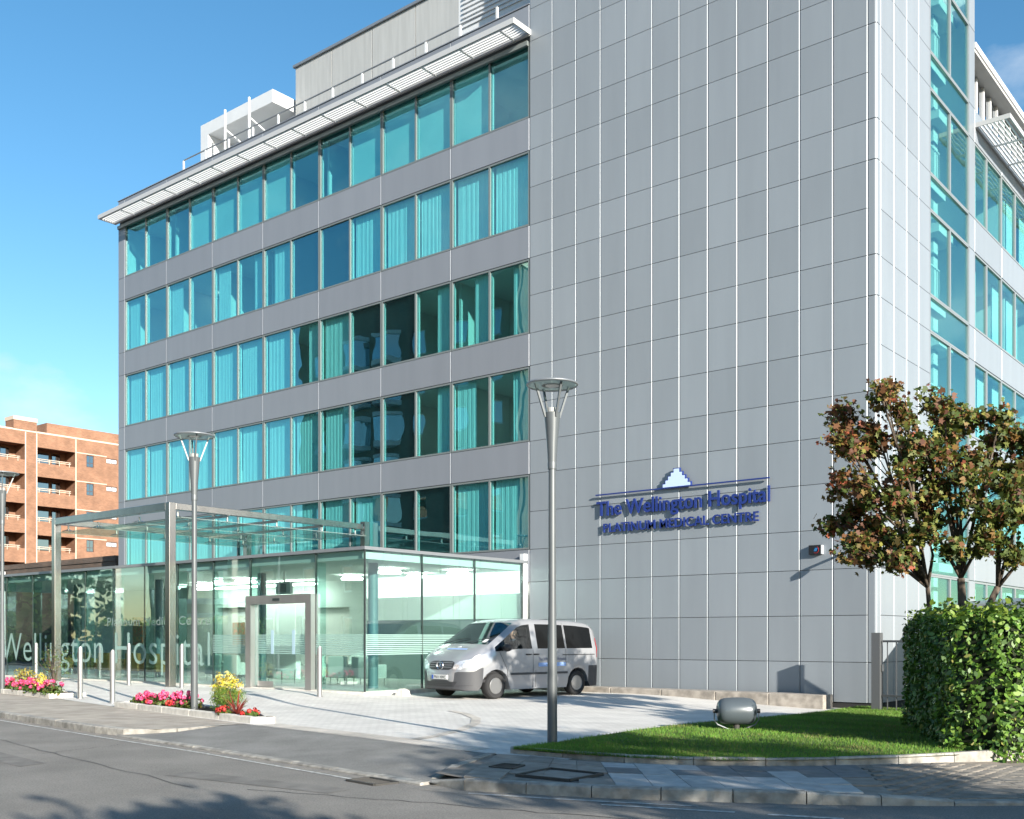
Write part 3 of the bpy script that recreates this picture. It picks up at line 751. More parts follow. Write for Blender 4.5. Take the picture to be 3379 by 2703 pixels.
for a, b in OPEN:
    for i in range(15):
        x = BX[0] + (BX[7] - BX[0]) * i / 14; mb.box(x - 0.045, x + 0.045, YT + 0.135, YT + 0.20, a + 0.05, b - 0.05)
mb.build('reveal', M_room, wing)
# spandrel cladding
SPZ = [(OPEN[0][0] - 1.0, OPEN[0][0])] + [(OPEN[i][1], OPEN[i + 1][0]) for i in range(4)]
for (z0, z1) in SPZ:
    for i in range(7):
        place(panel_mesh(BX[i + 1] - BX[i], z1 - z0, M_spand), 'spandrel_panel', (BX[i], YT + 0.05, z0), wing)
bk_ = MB()
for (z0, z1) in SPZ: bk_.box(XL + 0.03, -20.19, YT + 0.055, YT + 0.135, z0 + .01, z1 - .01)
bk_.box(XL + 0.03, -20.19, YT + 0.055, YT + 0.4, OPEN[4][1] + .01, 20.86)
bk_.build('cladding_backing', M_back, wing)
for z0, z1 in [(3.1, 4.1)] + SPZ + OPEN:
    place(panel_mesh(BX[0] - XL, z1 - z0, M_spand), 'edge_panel', (XL, YT + 0.05, z0), wing)
for i in range(7): place(panel_mesh(BX[i + 1] - BX[i], 0.84, M_spand, gap=0.012), 'parapet_panel', (BX[i], YT + 0.05, 20.03), wing)
place(panel_mesh(BX[0] - XL, 0.84, M_spand, gap=0.012), 'parapet_panel', (XL, YT + 0.05, 20.03), wing)
MB().box(XL - 0.02, -20.165, YT - 0.03, YT + 0.42, 20.875, 20.905).build('parapet_capping', M_spand, wing)

# curtains: a few gathered shapes shared by all windows
def curtain_mesh(w, h, amp, seed, m):
    rr = random.Random(seed); n = max(14, int(w * 44)); xs = []; x = 0
    ph = [rr.uniform(0, 6.28) for _ in range(3)]
    V = []
    for i in range(n + 1):
        x = w * i / n
        y = amp * (math.sin(x * (24 + 4 * (seed % 5)) + ph[0] + 1.5 * math.sin(x * 5 + ph[2])) * 0.6 + 0.4 * math.sin(x * 71 + ph[1]))
        V += [(x, y, 0), (x + 0.012 * math.sin(x * 9 + ph[1]), y * 0.6, h)]
    F = [(2 * i, 2 * i + 2, 2 * i + 3, 2 * i + 1) for i in range(n)]
    me = bpy.data.meshes.new('curtain'); me.from_pydata(V, [], F); me.materials.append(m)
    me.polygons.foreach_set('use_smooth', [True] * len(F)); return me
CM = {}
def curtain(par, x0, x1, y, z0, z1, seed, m=None, amp=0.012):
    k = (round(x1 - x0, 2), round(z1 - z0, 2), seed % 29, amp)
    if k not in CM: CM[k] = curtain_mesh(x1 - x0, z1 - z0, amp, seed % 29 + 3, m or M_curt)
    return place(CM[k], 'curtain', (x0, y, z0), par)

# what hangs in each window, left to right, top row first: C curtain, B blind, D dark blind, . nothing,
# L / R / M curtain over the left, right or most of it
HANG = ['...BBBB..BBBB.',
        'L.L.LRMDDCCCCC',
        'CCCCCCCRCDDRRR',
        'CCCCCCCCCDDRLR',
        'CCCCCCCCCCDDCC']
frame_cache = {}
for ri, (a, b) in enumerate(reversed(OPEN)):
    for wi in range(14):
        bay, half = divmod(wi, 2)
        bx0, bx1 = BX[bay], BX[bay + 1]; mid = (bx0 + bx1) / 2
        x0, x1 = (bx0 + 0.012, mid - 0.002) if half == 0 else (mid + 0.002, bx1 - 0.012)
        z0, z1 = a + 0.012, b - 0.012
        t0, t1 = (0.05, 0.03) if half == 0 else (0.03, 0.05)
        mb = MB(); y0, y1 = YT + 0.012, YT + 0.13
        mb.box(x0, x0 + t0, y0, y1, z0, z1); mb.box(x1 - t1, x1, y0, y1, z0, z1)
        mb.box(x0 + t0, x1 - t1, y0, y1, z0, z0 + 0.055); mb.box(x0 + t0, x1 - t1, y0, y1, z1 - 0.055, z1)
        w = mb.build('window', M_frame, wing)
        MB().box(x0 + t0, x1 - t1, YT + 0.06, YT + 0.072, z0 + 0.055, z1 - 0.055).build('pane', G_win, w)
        h = HANG[ri][wi]; xa, xb = x0 + 0.1, x1 - 0.06; yc = YT + 0.225; W = xb - xa; sd = ri * 31 + wi * 7
        if h == 'C': curtain(w, xa, xb - (0.12 if sd % 3 == 0 else 0), yc, z0 + 0.02, z1 - 0.03, sd)
        elif h == 'L': curtain(w, xa, xa + W * 0.55, yc, z0 + 0.02, z1 - 0.03, sd)
        elif h == 'R': curtain(w, xb - W * 0.5, xb, yc, z0 + 0.02, z1 - 0.03, sd)
        elif h == 'M': curtain(w, xa + W * 0.22, xb, yc, z0 + 0.02, z1 - 0.03, sd)
        elif h == 'B': MB().box(xa - 0.03, xb + 0.02, yc - 0.06, yc - 0.055, z0 + 0.02, z1 - 0.02).build('blind', M_blind, w)
        elif h == 'D': MB().box(xa - 0.03, xb + 0.02, yc - 0.06, yc - 0.05, z0 + 0.02, z1 - 0.02).build('blind', M_dark, w)
# a lit ceiling lamp in two rooms, seen through the glass
M_lamp = mat('room_lamp', (1.0, 0.93, 0.80), 0.5, emit=2.5)
for x, y, z in ((-38.9, 27.8, 16.3), (-41.4, 27.6, 16.3), (-21.6, 27.6, 9.65), (-24.3, 27.4, 9.65)):
    MB().lathe((x, y, z), [(0.16, 0), (0.16, 0.06)], 14).build('ceiling_lamp', M_lamp, wing)

# ------------------------------------------------------------------ sunshades (brise-soleil)
def sunshade(name, p0, along, outv, length, proj, z0, z1, nbl, pitch, label, open_frame=False):
    e = empty(name, p0, label, 'sunshade'); P = Vector(p0); A = Vector(along); Q = Vector(outv); Z = Vector((0, 0, 1))
    def bx(name, s0, s1, q0, q1, za, zb, m=M_shade, tilt=0):
        c = P + A * ((s0 + s1) / 2) + Q * ((q0 + q1) / 2); c.z = (za + zb) / 2
        q = Q; zz = Z
        if tilt:
            q = (Q * math.cos(tilt) + Z * math.sin(tilt)); zz = (Z * math.cos(tilt) - Q * math.sin(tilt))
        MB().obox(c, A, q, zz, (s1 - s0) / 2, (q1 - q0) / 2, (zb - za) / 2).build(name, m, e)
    bx('fascia', 0, length, proj - 0.05, proj, z0, z1)
    bx('end_plate', -0.03, 0.0, 0.0, proj, z0, z1); bx('end_plate', length, length + 0.03, 0.0, proj, z0, z1)
    bx('wall_rail', 0, length, 0.02, 0.08, z0 - 0.02, z1 - 0.06)
    w = (proj - 0.20) / nbl
    for i in range(nbl):
        q = 0.11 + w * i
        if open_frame: bx('blade', 0.01, length - 0.01, q, q + w * 0.34, z0 + 0.05, z0 + 0.085, M_blade)
        else:
            a_ = P + A * 0.01 + Q * (q + w * .4); b_ = P + A * (length - 0.01) + Q * (q + w * .4); a_.z = b_.z = z0 + 0.075
            MB().bar(a_, b_, 0.038, 0.055).build('blade', M_blade, e)
    s = pitch
    while s < length - 0.3:
        bx('bracket', s - 0.03, s + 0.03, 0.05, proj - 0.05, z0 + 0.0, z0 + 0.035, M_blade); s += pitch
    return e
sunshade('sunshade', (-43.75, YT - 0.003, 19.8), (1, 0, 0), (0, -1, 0), 43.75 - 20.13, 0.86, 19.90, 20.07, 6, 1.645, 'long white louvred sunshade above the top windows of the wing')
MB().box(-43.5, -20.2, YT - 0.09, YT - 0.003, 19.60, 19.74).build('soffit_rail', M_frame, wing)

# ------------------------------------------------------------------ roof of the wing: rail, portal, plant room
rail = empty('roof_handrail', (-30, 25.95, 20.9), 'thin grey handrail on white posts along the wing parapet', 'handrail')
px = [-39.06 + 1.572 * i for i in range(12)]
for x in px: MB().box(x - 0.035, x + 0.035, 25.92, 25.98, 20.905, 21.55).build('post', M_white, rail)
MB().tube((px[0], 25.95, 21.57), (px[-1], 25.95, 21.57), 0.028, n=8).build('rail', M_cap, rail)
portal = empty('roof_portal', (-37.6, 28.2, 20.7), 'white square portal frame standing on the wing roof', 'frame')
MB().box(-40.1, -39.55, 27.5, 29.1, 20.5, 23.4).build('leg', M_white, portal)
MB().box(-40.1, -35.1, 27.5, 29.1, 23.402, 23.93).build('beam', M_white, portal)
MB().box(-39.5, -35.3, 29.0, 29.1, 20.5, 22.2).build('screen', M_white, portal)
for x in (-37.75, -36.1):
    MB().box(x - .035, x + .035, 27.05, 27.12, 20.6, 23.75).build('mast', M_white, portal)
    MB().bar((x, 27.15, 22.9), (x, 28.9, 22.3), 0.06, 0.06).build('strut', M_white, portal)
M_plant = mat('plant_cladding', (0.355, 0.365, 0.365), 0.6, var=0.07, vscale=2.2, stretch=(3, 3, 0.25), objvar=0.03, detail=6)
plant = empty('plant_room', (-28, 30, 20.5), 'pale grey metal clad plant room on the wing roof', 'plant room')
MB().box(-34.85, -19.9, 28.55, 33, 20.5, 25.12).build('wall', M_back, plant)
xs_ = [-34.87, -32.6, -30.25, -27.9, -25.6, -23.3, -21.9, -20.2]
for a, b in zip(xs_, xs_[1:]): MB().box(a + 0.02, b - 0.02, 28.5, 28.55, 20.6, 25.1).build('cladding_panel', M_plant, plant)
MB().box(-34.95, -19.9, 28.42, 33.1, 25.12, 25.22).build('roof_edge', M_cap, plant)
MB().box(-36.9, -34.9, 28.9, 33, 20.5, 22.9).build('cladding_panel', M_plant, plant)
MB().box(-36.9, -34.9, 28.8, 28.9, 22.9, 23.0).build('roof_edge', M_cap, plant)
vent = empty('roof_enclosure', (-22.2, 27.2, 20.6), 'white louvred enclosure beside the tower on the wing roof', 'enclosure')
MB().box(-24.1, -20.3, 26.7, 28.3, 20.5, 23.2).build('casing', M_white, vent)
for i in range(7): MB().bar((-23.9, 26.68, 22.0 + i * .16), (-20.4, 26.68, 22.0 + i * .16), 0.05, 0.06).build('slat', M_white, vent)

# ------------------------------------------------------------------ side wing on the right, end elevation
sw = empty('hospital_side_wing', (-14, 42, -0.4), 'white side wing of the hospital with teal windows right of the tower', 'building')
SY = [33.70, 35.02, 36.70, 38.40, 40.10, 41.80, 43.50, 45.20, 46.9, 48.6]
mb = MB()
for k in range(-1, 5):
    b = B0 + ST * k; mb.box(-19.9, XS - 0.12, 33.72, 50, b + 2.34, b + 3.30)
mb.box(-19.9, -15.2, 33.72, 50, -0.4, 17.2)
mb.build('wall', M_room, sw)
mb = MB()
for y in SY[1::2]: mb.box(-15, XS - 0.35, y - .06, y + .06, -.2, 17.1)
mb.build('partition', M_room, sw)
for k in range(-1, 5):
    b = B0 + ST * k
    for j, (a, c) in enumerate(zip(SY, SY[1:])):
        z0 = max(b, -0.25) + 0.01; z1 = b + 2.31
        if z1 < 0.3: continue
        mb = MB(); frame_side(mb, a + .006, c - .006, z0, z1, 0.055); w = mb.build('window', M_fl, sw)
        MB().box(XS - 0.06, XS - 0.048, a + .06, c - .06, z0 + .055, z1 - .055).build('pane', G_side, w)
        if (k * 3 + j) % 4 in (0, 3):
            yb = a + (c - a) * (0.6 if (k + j) % 2 else 1.0) - 0.06
            MB().box(XS - 0.36, XS - 0.35, a + .08, yb, z0 + .05, z1 - .05).build('blind', M_blind, w)
    for a, c in [(33.70, 36.70), (36.70, 40.10), (40.10, 43.50), (43.50, 46.90), (46.9, 48.6)]:
        me = panel_mesh(c - a, 0.98, M_panel, 0.012, 0.008); o = place(me, 'spandrel_panel', (XS - 0.05, a, b + 2.33), sw); o.rotation_euler = (0, 0, math.pi / 2)
mb = MB()
mb.box(-20, -9.95, 33.72, 50, 17.2, 19.15)
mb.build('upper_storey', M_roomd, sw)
for i in range(18):
    y = 33.8 + i * 0.78
    MB().box(-9.93, -9.87, y + 0.05, y + 0.73, 17.45, 19.12).build('upper_pane', glassmat('upper_glass', (0.25, 0.3, 0.33), base=0.35, power=0.3), sw)
    MB().box(-9.94, -9.80, y - 0.05, y + 0.05, 17.2, 19.15).build('mullion', M_white, sw)
MB().box(-20, -9.42, 33.72, 50, 19.16, 19.26).build('roof_soffit', mat('soffit_grey', (0.42, 0.42, 0.41), 0.6), sw)
MB().box(-20, -9.38, 33.72, 50, 19.261, 19.44).build('roof_edge', M_white, sw)
MB().box(-20, XS - 0.02, 33.72, 50, 17.0, 17.2).build('terrace', M_cap, sw)
sunshade('sunshade', (XS - 0.03, 33.78, 16.5), (0, 1, 0), (1, 0, 0), 13.0, 1.02, 16.86, 17.0, 8, 1.7, 'open grid sunshade projecting from the right side wing under its roof', True)
# ------------------------------------------------------------------ glazed entrance pavilion
YP = 18.845; XP = -20.278; XPL = -47.2; PH = 3.69
pav_ = empty('entrance_pavilion', (-30, 22, 0), 'single storey glass entrance pavilion with frosted lettering in front of the wing', 'building')
M_joint = mat('glazing_joint', (0.025, 0.035, 0.035), 0.5)
M_lobby = mat('lobby_lamp', (1.0, 0.96, 0.88), 0.5, emit=9.0)
M_floor = mat('lobby_floor', (0.50, 0.50, 0.47), 0.35, var=0.08, vscale=1)
M_ceil = mat('lobby_ceiling', (0.72, 0.75, 0.73), 0.8)
M_lwall = mat('lobby_wall', (0.70, 0.76, 0.73), 0.7)
MB().box(XPL, XP + 0.12, YP - 0.14, YT + 0.02, -0.22, 0.0).build('floor', M_stone, pav_)
MB().box(XPL, XP - 0.06, YP + 0.06, YT - 0.05, 0.001, 0.012).build('floor_finish', M_floor, pav_)
MB().box(XPL, XP - 0.10, YP + 0.10, YT - 0.02, 3.46, 3.68).build('ceiling', M_ceil, pav_)
MB().box(XPL, XP + 0.05, YP - 0.05, YT + 0.0, 3.69, 3.775).build('roof_capping', M_cap, pav_)
# inner rear wall: openings, a dark doorway, bulkhead near the tower brightened by added glow
mb = MB(); mb.box(XPL, -36, YT - 0.12, YT + 0.1, 0, 3.45); mb.box(-33.5, -30.6, YT - 0.12, YT + 0.1, 0, 3.45)
mb.box(-28.2, -27.3, YT - 0.12, YT + 0.1, 0, 3.45)
mb.box(-36, -33.5, YT - 0.12, YT + 0.1, 2.6, 3.45); mb.box(-30.6, -28.2, YT - 0.12, YT + 0.1, 2.5, 3.45)
mb.build('rear_wall', M_lwall, pav_)
MB().box(-27.28, XP - 0.1, YT - 0.12, YT + 0.1, 0, 2.0).build('rear_wall', mat('lobby_dark', (0.16, 0.19, 0.19), 0.6), pav_)
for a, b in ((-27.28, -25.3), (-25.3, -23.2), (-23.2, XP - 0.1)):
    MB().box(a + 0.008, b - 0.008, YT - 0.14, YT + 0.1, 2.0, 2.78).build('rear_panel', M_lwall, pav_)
    MB().box(a + 0.008, b - 0.008, YT - 0.15, YT + 0.1, 2.785, 3.455).build('bulkhead_panel', mat('glowing_panel', (0.95, 0.97, 0.95), 0.6, emit=0.9), pav_)  # glow put into the material to make a bright band; no lamp behind
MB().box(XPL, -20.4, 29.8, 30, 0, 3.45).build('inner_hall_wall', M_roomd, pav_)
MB().box(-34.9, -34.2, YT - 0.2, YT - 0.13, 0.9, 2.0).build('wall_picture', mat('picture_print', (0.15, 0.25, 0.18), 0.6, col2=(0.55, 0.18, 0.10), vscale=9), pav_)
MB().box(-39.6, -38.9, 23.9, 23.96, 1.1, 2.25).build('wall_picture', MATS['picture_print'], pav_)
# round columns
for x, y in ((-39, 21.2), (-33.4, 21.2), (-27.6, 21.2), (-21.4, 20.2)):
    MB().tube((x, y, 0.0), (x, y, 3.46), 0.14, n=18).build('column', mat('column_paint', (0.13, 0.20, 0.23), 0.4), pav_, smooth=True, autosmooth=40)
# linear and round ceiling lights
for x, y in ((-34, 23.5), (-30.2, 22.5), (-26, 23.6), (-22.6, 22.0), (-23.6, 24.2), (-21.5, 23.8)):
    MB().lathe((x, y, 3.30), [(0.34, 0), (0.36, 0.05), (0.30, 0.09)], 24).build('ceiling_light', M_lobby, pav_)
MB().box(-36, -29, 24.4, 24.7, 3.28, 3.34).build('linear_light', M_lobby, pav_)
# front glazing, module 1.83 m; the doorway takes one and a half modules
GX = [XPL, -45.3, -43.5, -41.67, -39.83, -37.84, -36.0, -34.18, -32.35, -30.54, -28.72, -26.86, -25.08, -22.22, XP]
def frosted(par, f, u0, u1):
    """ten frosted stripes across a pane"""
    mb = MB()
    for i in range(11):
        z = 0.955 + i * 0.0505
        f(mb, u0, u1, z, z + 0.030)
    mb.build('frosted_band', M_frost, par)
ff = lambda mb, a, b, z0, z1: mb.box(a, b, YP - 0.004, YP - 0.001, z0, z1)
fs_ = lambda mb, a, b, z0, z1: mb.box(XP + 0.001, XP + 0.004, a, b, z0, z1)
for a, b in zip(GX, GX[1:]):
    door = abs(a + 25.08) < 0.01
    z0 = 2.60 if door else 0.02
    g = MB().box(a + 0.012, b - 0.012, YP, YP + 0.015, z0, PH).build('glass_panel', G_pav, pav_)
    if not door and a > -27: frosted(g, ff, a + 0.012, b - 0.012)
    MB().box(a - 0.011, a + 0.011, YP - 0.008, YP + 0.06, 0.02, PH).build('glazing_joint', M_joint, pav_)
    MB().box(a + 0.04, a + 0.06, YP + 0.016, YP + 0.32, 0.02, 3.44).build('glass_fin', G_pav, pav_)
PY = [YP, 20.99, 23.18, 25.38]
for a, b in zip(PY, PY[1:]):
    g = MB().box(XP - 0.015, XP, a + 0.012, b - 0.012, 0.02, PH).build('glass_panel', G_pav, pav_)
    frosted(g, fs_, a + 0.012, b - 0.012)
    MB().box(XP - 0.06, XP + 0.008, b - 0.011, b + 0.011, 0.02, PH).build('glazing_joint', M_joint, pav_)
MB().box(XP - 0.02, XP + 0.02, YP - 0.02, YP + 0.02, 0.0, PH).build('corner_joint', M_joint, pav_)
MB().box(XP - 0.12, XP + 0.03, 25.40, YT - 0.002, 0.0, 3.98).build('end_post', M_white, pav_)
# frosted lettering on the front glass
def glass_text(txt, x0, w, z, cap, m, sp=1.0, bold=0.0, name='frosted_letter'):
    bm = text_mesh(txt, w, cap, 0.0, sp, bold)
    for vs, fs in letters(bm):
        MB().add([(x0 + x, YP - 0.005, z + q) for x, y, q in vs], fs).build(name, m, pav_)
    bm.free()
glass_text('Wellington Hospital', -40.25, 13.25, 0.56, 1.02, M_frost, 1.05, -0.006)
glass_text('Platinum Medical Centre', -32.75, 5.75, 1.80, 0.27, frostmat('pale_film', (0.42, 0.50, 0.50), 0.6), 1.05)
# stainless door surround and sliding doors
dr = MB(); dy0, dy1 = YP - 0.16, YP + 0.10
dr.box(-25.08, -24.84, dy0, dy1, 0.0, 2.59); dr.box(-22.46, -22.22, dy0, dy1, 0.0, 2.59); dr.box(-24.84, -22.46, dy0, dy1, 2.35, 2.59)
door = dr.build('door', M_steel, pav_)
MB().box(-23.82, -23.52, dy0 - 0.03, dy0, 2.43, 2.50).build('door_sensor', M_joint, door)
for a, b in ((-24.83, -23.98), (-23.97, -23.05), (-23.04, -22.47)):
    MB().box(a + .01, b - .01, YP - 0.02, YP - 0.005, 0.06, 2.34).build('door_leaf', G_pav, door)
mb = MB()
for a, b in ((-24.70, -23.99), (-23.96, -23.06), (-23.03, -22.54)):
    for i in range(11): mb.box(a, b, YP - 0.026, YP - 0.022, 0.955 + i * .0505, 0.985 + i * .0505)
mb.build('frosted_band', M_frost, door)
for x in (-24.02, -23.10): MB().box(x - .06, x + .06, YP - 0.034, YP - 0.028, 0.95, 1.62).build('push_plate', mat('push_plate_blue', (0.35, 0.50, 0.58), 0.4), door)
MB().box(-24.69, -24.0, YP - 0.03, YP - 0.022, 0.02, 0.18).build('kick_plate', M_steel, door)

# lobby furniture
M_chair = mat('white_leather', (0.72, 0.74, 0.72), 0.5)
M_green = mat('green_fabric', (0.25, 0.36, 0.05), 0.9)
M_tan = mat('tan_leather', (0.26, 0.15, 0.05), 0.7)
M_chrome = mat('chrome', (0.7, 0.7, 0.7), 0.15, metal=1.0)
def armchair(x, y, rz, m, m2, label, group, w=0.72):
    e = empty('armchair', (x, y, 0.012), label, 'chair', group, rz=rz)
    def bb(name, mm, *q): MB().box(*q).build(name, mm, e, local=True, bevel=0.03)
    bb('seat', m, -w / 2 + .1, w / 2 - .1, -0.32, 0.25, 0.25, 0.45); bb('backrest', m2, -w / 2, w / 2, 0.25, 0.40, 0.22, 0.85)
    for s in (-1, 1): bb('armrest', m2, s * w / 2 - (.1 if s > 0 else 0), s * w / 2 + (0 if s > 0 else .1), -0.34, 0.25, 0.22, 0.62)
    for sx in (-1, 1):
        for sy in (-.28, .34): MB().tube((sx * (w / 2 - .05), sy, 0), (sx * (w / 2 - .05), sy, 0.22), 0.015, n=8).build('leg', M_chrome, e, local=True)
    return e
for i, x in enumerate((-24.4, -23.5, -22.6)): armchair(x, 21.0 + .1 * i, math.pi, M_chair, M_chair, ORDN[i] + ' white armchair from the left seen through the entrance doors', 'white armchairs behind the doors')
for i, x in enumerate((-28.9, -27.9)): armchair(x, 20.6, math.pi, M_chair, M_chair, ORDN[i] + ' white armchair from the left behind the glass left of the doors', 'white armchairs left of the doors')
for i, x in enumerate((-39.2, -37.2, -35.4, -33.9, -32.4)): armchair(x, 20.6 + .2 * (i % 2), math.pi, M_green, M_tan, ORDN[i] + ' green and tan lobby chair from the left behind the frosted lettering', 'green lobby chairs', 0.8)
desk = empty('reception_desk', (-29.5, 24, 0.012), 'white reception desk deep inside the glass lobby', 'desk')
MB().box(-32.2, -28.6, 23.4, 23.6, 0.012, 1.1).build('front', M_chair, desk); MB().box(-32.3, -28.5, 23.3, 24.2, 1.101, 1.14).build('top', M_white, desk)
tb = empty('coffee_table', (-25.6, 20.4, 0.012), 'small white coffee table behind the entrance glass', 'table')
MB().box(-25.95, -25.25, 20.1, 20.7, 0.42, 0.46).build('top', M_white, tb)
for sx in (-.3, .3):
    for sy in (-.25, .25): MB().tube((-25.6 + sx, 20.4 + sy, .012), (-25.6 + sx, 20.4 + sy, .42), .015, n=8).build('leg', M_chrome, tb)
tv = empty('ceiling_screen', (-26.1, 20.9, 2.7), 'white framed screen hanging inside the lobby left of the doors', 'screen')
MB().box(-26.45, -25.75, 20.85, 20.95, 2.75, 3.12).build('casing', M_white, tv); MB().box(-26.30, -25.95, 20.83, 20.849, 2.80, 3.06).build('panel', M_roomd, tv)
MB().tube((-26.1, 20.9, 3.1), (-26.1, 20.9, 3.46), 0.03, n=8).build('hanger', M_steel, tv)

# ------------------------------------------------------------------ steel and glass entrance canopy
can = empty('entrance_canopy', (-30.7, 20, -0.1), 'free standing steel portal canopy with hung glass roof before the entrance', 'canopy')
XA, XB, YA, YB = -34.05, -27.40, 17.76, YT - 0.003
for x in (XA, XB): MB().box(x - 0.11, x + 0.11, YA - 0.11, YA + 0.11, -0.12, 5.37).build('post', M_steel2, can, bevel=0.008)
MB().box(XA + 0.111, XB - 0.111, YA - 0.11, YA + 0.11, 5.15, 5.37).build('front_beam', M_steel2, can, bevel=0.008)
for x in (XA, XB): MB().box(x - 0.11, x + 0.11, YA + 0.111, YB - 0.30, 5.17, 5.36).build('side_beam', M_steel2, can, bevel=0.008)
for x in (XA, XB): MB().box(x - 0.09, x + 0.13, YB - 0.25, YB - 0.02, 3.776, 5.45).build('rear_post', M_steel2, can)
for x in (XA, XB): MB().tube((x, YB - 0.32, 5.24), (x, YB - 0.22, 5.24), 0.08, n=12).build('pin', M_chrome, can)
gx = [-34.35, -32.0, -29.6, -27.15]; gy = [17.95, 19.85, 21.75, 23.65, 25.3]
for a, b in zip(gx, gx[1:]):
    for c, d in zip(gy, gy[1:]): MB().box(a + .01, b - .01, c + .01, d - .01, 4.93, 4.95).build('roof_glass', G_roof, can)
for y in gy[1:-1]:
    MB().box(XA + 0.12, XB - 0.12, y - 0.03, y + 0.03, 5.13, 5.21).build('cross_beam', M_steel2, can)
for y in gy:
    for x in (XA + .15, -32.0, -29.6, XB - .15):
        mb = MB(); yy_ = min(max(y, 18.1), 25.15)
        mb.tube((x, yy_, 5.0), (x, yy_, 5.14), 0.03, n=8)
        for sx in (-1, 1):
            for sy in (-1, 1): mb.tube((x, yy_, 5.02), (x + sx * .14, yy_ + sy * .14, 4.955), 0.014, n=6)
        mb.build('spider_fitting', M_chrome, can)

# ------------------------------------------------------------------ brick apartment block far left
M_brick = brickmat('orange_brick', (0.262, 0.128, 0.072), (0.195, 0.088, 0.048), (0.28, 0.19, 0.135), patch=0.18)
M_brick2 = brickmat('dark_brick', (0.115, 0.075, 0.055), (0.075, 0.055, 0.045), (0.14, 0.12, 0.10), patch=0.25)
M_band = mat('pale_band', (0.55, 0.45, 0.36), 0.8)
M_wfr = mat('brown_window_frame', (0.075, 0.05, 0.05), 0.6)
G_apt = glassmat('flat_glass', (0.16, 0.19, 0.21), base=0.30, power=0.3)
def cells(fn, us, vs, solid):
    """boxes over a grid of wall cells; solid(u, v) tells which stay"""
    mb = MB()
    for v0, v1 in zip(vs, vs[1:]):
        run = None
        for u0, u1 in zip(us, us[1:]):
            if solid((u0 + u1) / 2, (v0 + v1) / 2):
                run = (run[0], u1) if run else (u0, u1)
            else:
                if run: fn(mb, *run, v0, v1)
                run = None
        if run: fn(mb, *run, v0, v1)
    return mb
XB_ = -98.0
apt = empty('apartment_block', (XB_ - 6, 50, -0.6), 'orange brick apartment block with recessed balconies at far left', 'building')
ops = []
FZ = [17.98 - 2.77 * i for i in range(6)]
for z in FZ:
    ops += [(49.21, 53.06, z, z + 1.44), (44.2, 48.10, z + .1, z + 1.55), (40.0, 43.6, z + .1, z + 1.55)]
    ops += [(54.17, 54.94, z + .17, z + 1.36), (56.28, 57.45, z + 0.8, z + 1.30)]
us = sorted(set([36.0, 62.0] + [q for o_ in ops for q in o_[:2]])); vs_ = sorted(set([-0.6, 20.75] + [q for o_ in ops for q in o_[2:]]))
vs_ = [v for v in vs_ if v <= 20.75 and v >= -.6]
cells(lambda mb, a, b, c, d: mb.box(XB_ - 0.3, XB_, a, b, c, d), us, vs_, lambda u, v: not any(a < u < b and c < v < d for a, b, c, d in ops)).build('wall', M_brick, apt)
MB().box(XB_ - 12, XB_ - 2.0, 36, 62, -0.6, 20.6).build('inner_wall', M_brick, apt)
mb = MB()
for z in FZ: mb.box(XB_ - 2.0, XB_ - 0.31, 36, 62, z - 0.9, z - 0.02); mb.box(XB_ - 2.0, XB_ - 0.31, 53.1, 62, z, z + 1.8); mb.box(XB_ - 2, XB_ - .31, 48.12, 49.2, z, z + 1.8)
mb.box(XB_ - 2.0, XB_ - 0.31, 36, 62, 19.6, 20.6)
mb.build('balcony_floor', M_brick, apt)
MB().box(XB_ - 12, XB_ - 0.05, 36, 58.2, 20.76, 20.9).build('coping', M_band, apt)
MB().box(XB_ - 1.6, XB_ + 0.02, 47.0, 49.2, 20.905, 21.7).build('chimney', M_brick, apt)
MB().box(XB_ - 1.65, XB_ + 0.06, 46.95, 49.25, 21.7, 22.05).build('chimney_cap', M_band, apt)
MB().box(XB_ - 10, XB_ - 2.6, 51.5, 62, 20.9, 22.4).build('roof_block', M_brick, apt)
for y in (48.12, 49.19, 53.08): MB().box(XB_ + 0.001, XB_ + 0.02, y - 0.05, y + 0.05, 0, 20.7).build('downpipe', M_band, apt)
for z in FZ: MB().box(XB_ + 0.001, XB_ + 0.015, 53.1, 56.3, z + 1.42, z + 1.50).build('string_course', M_band, apt)
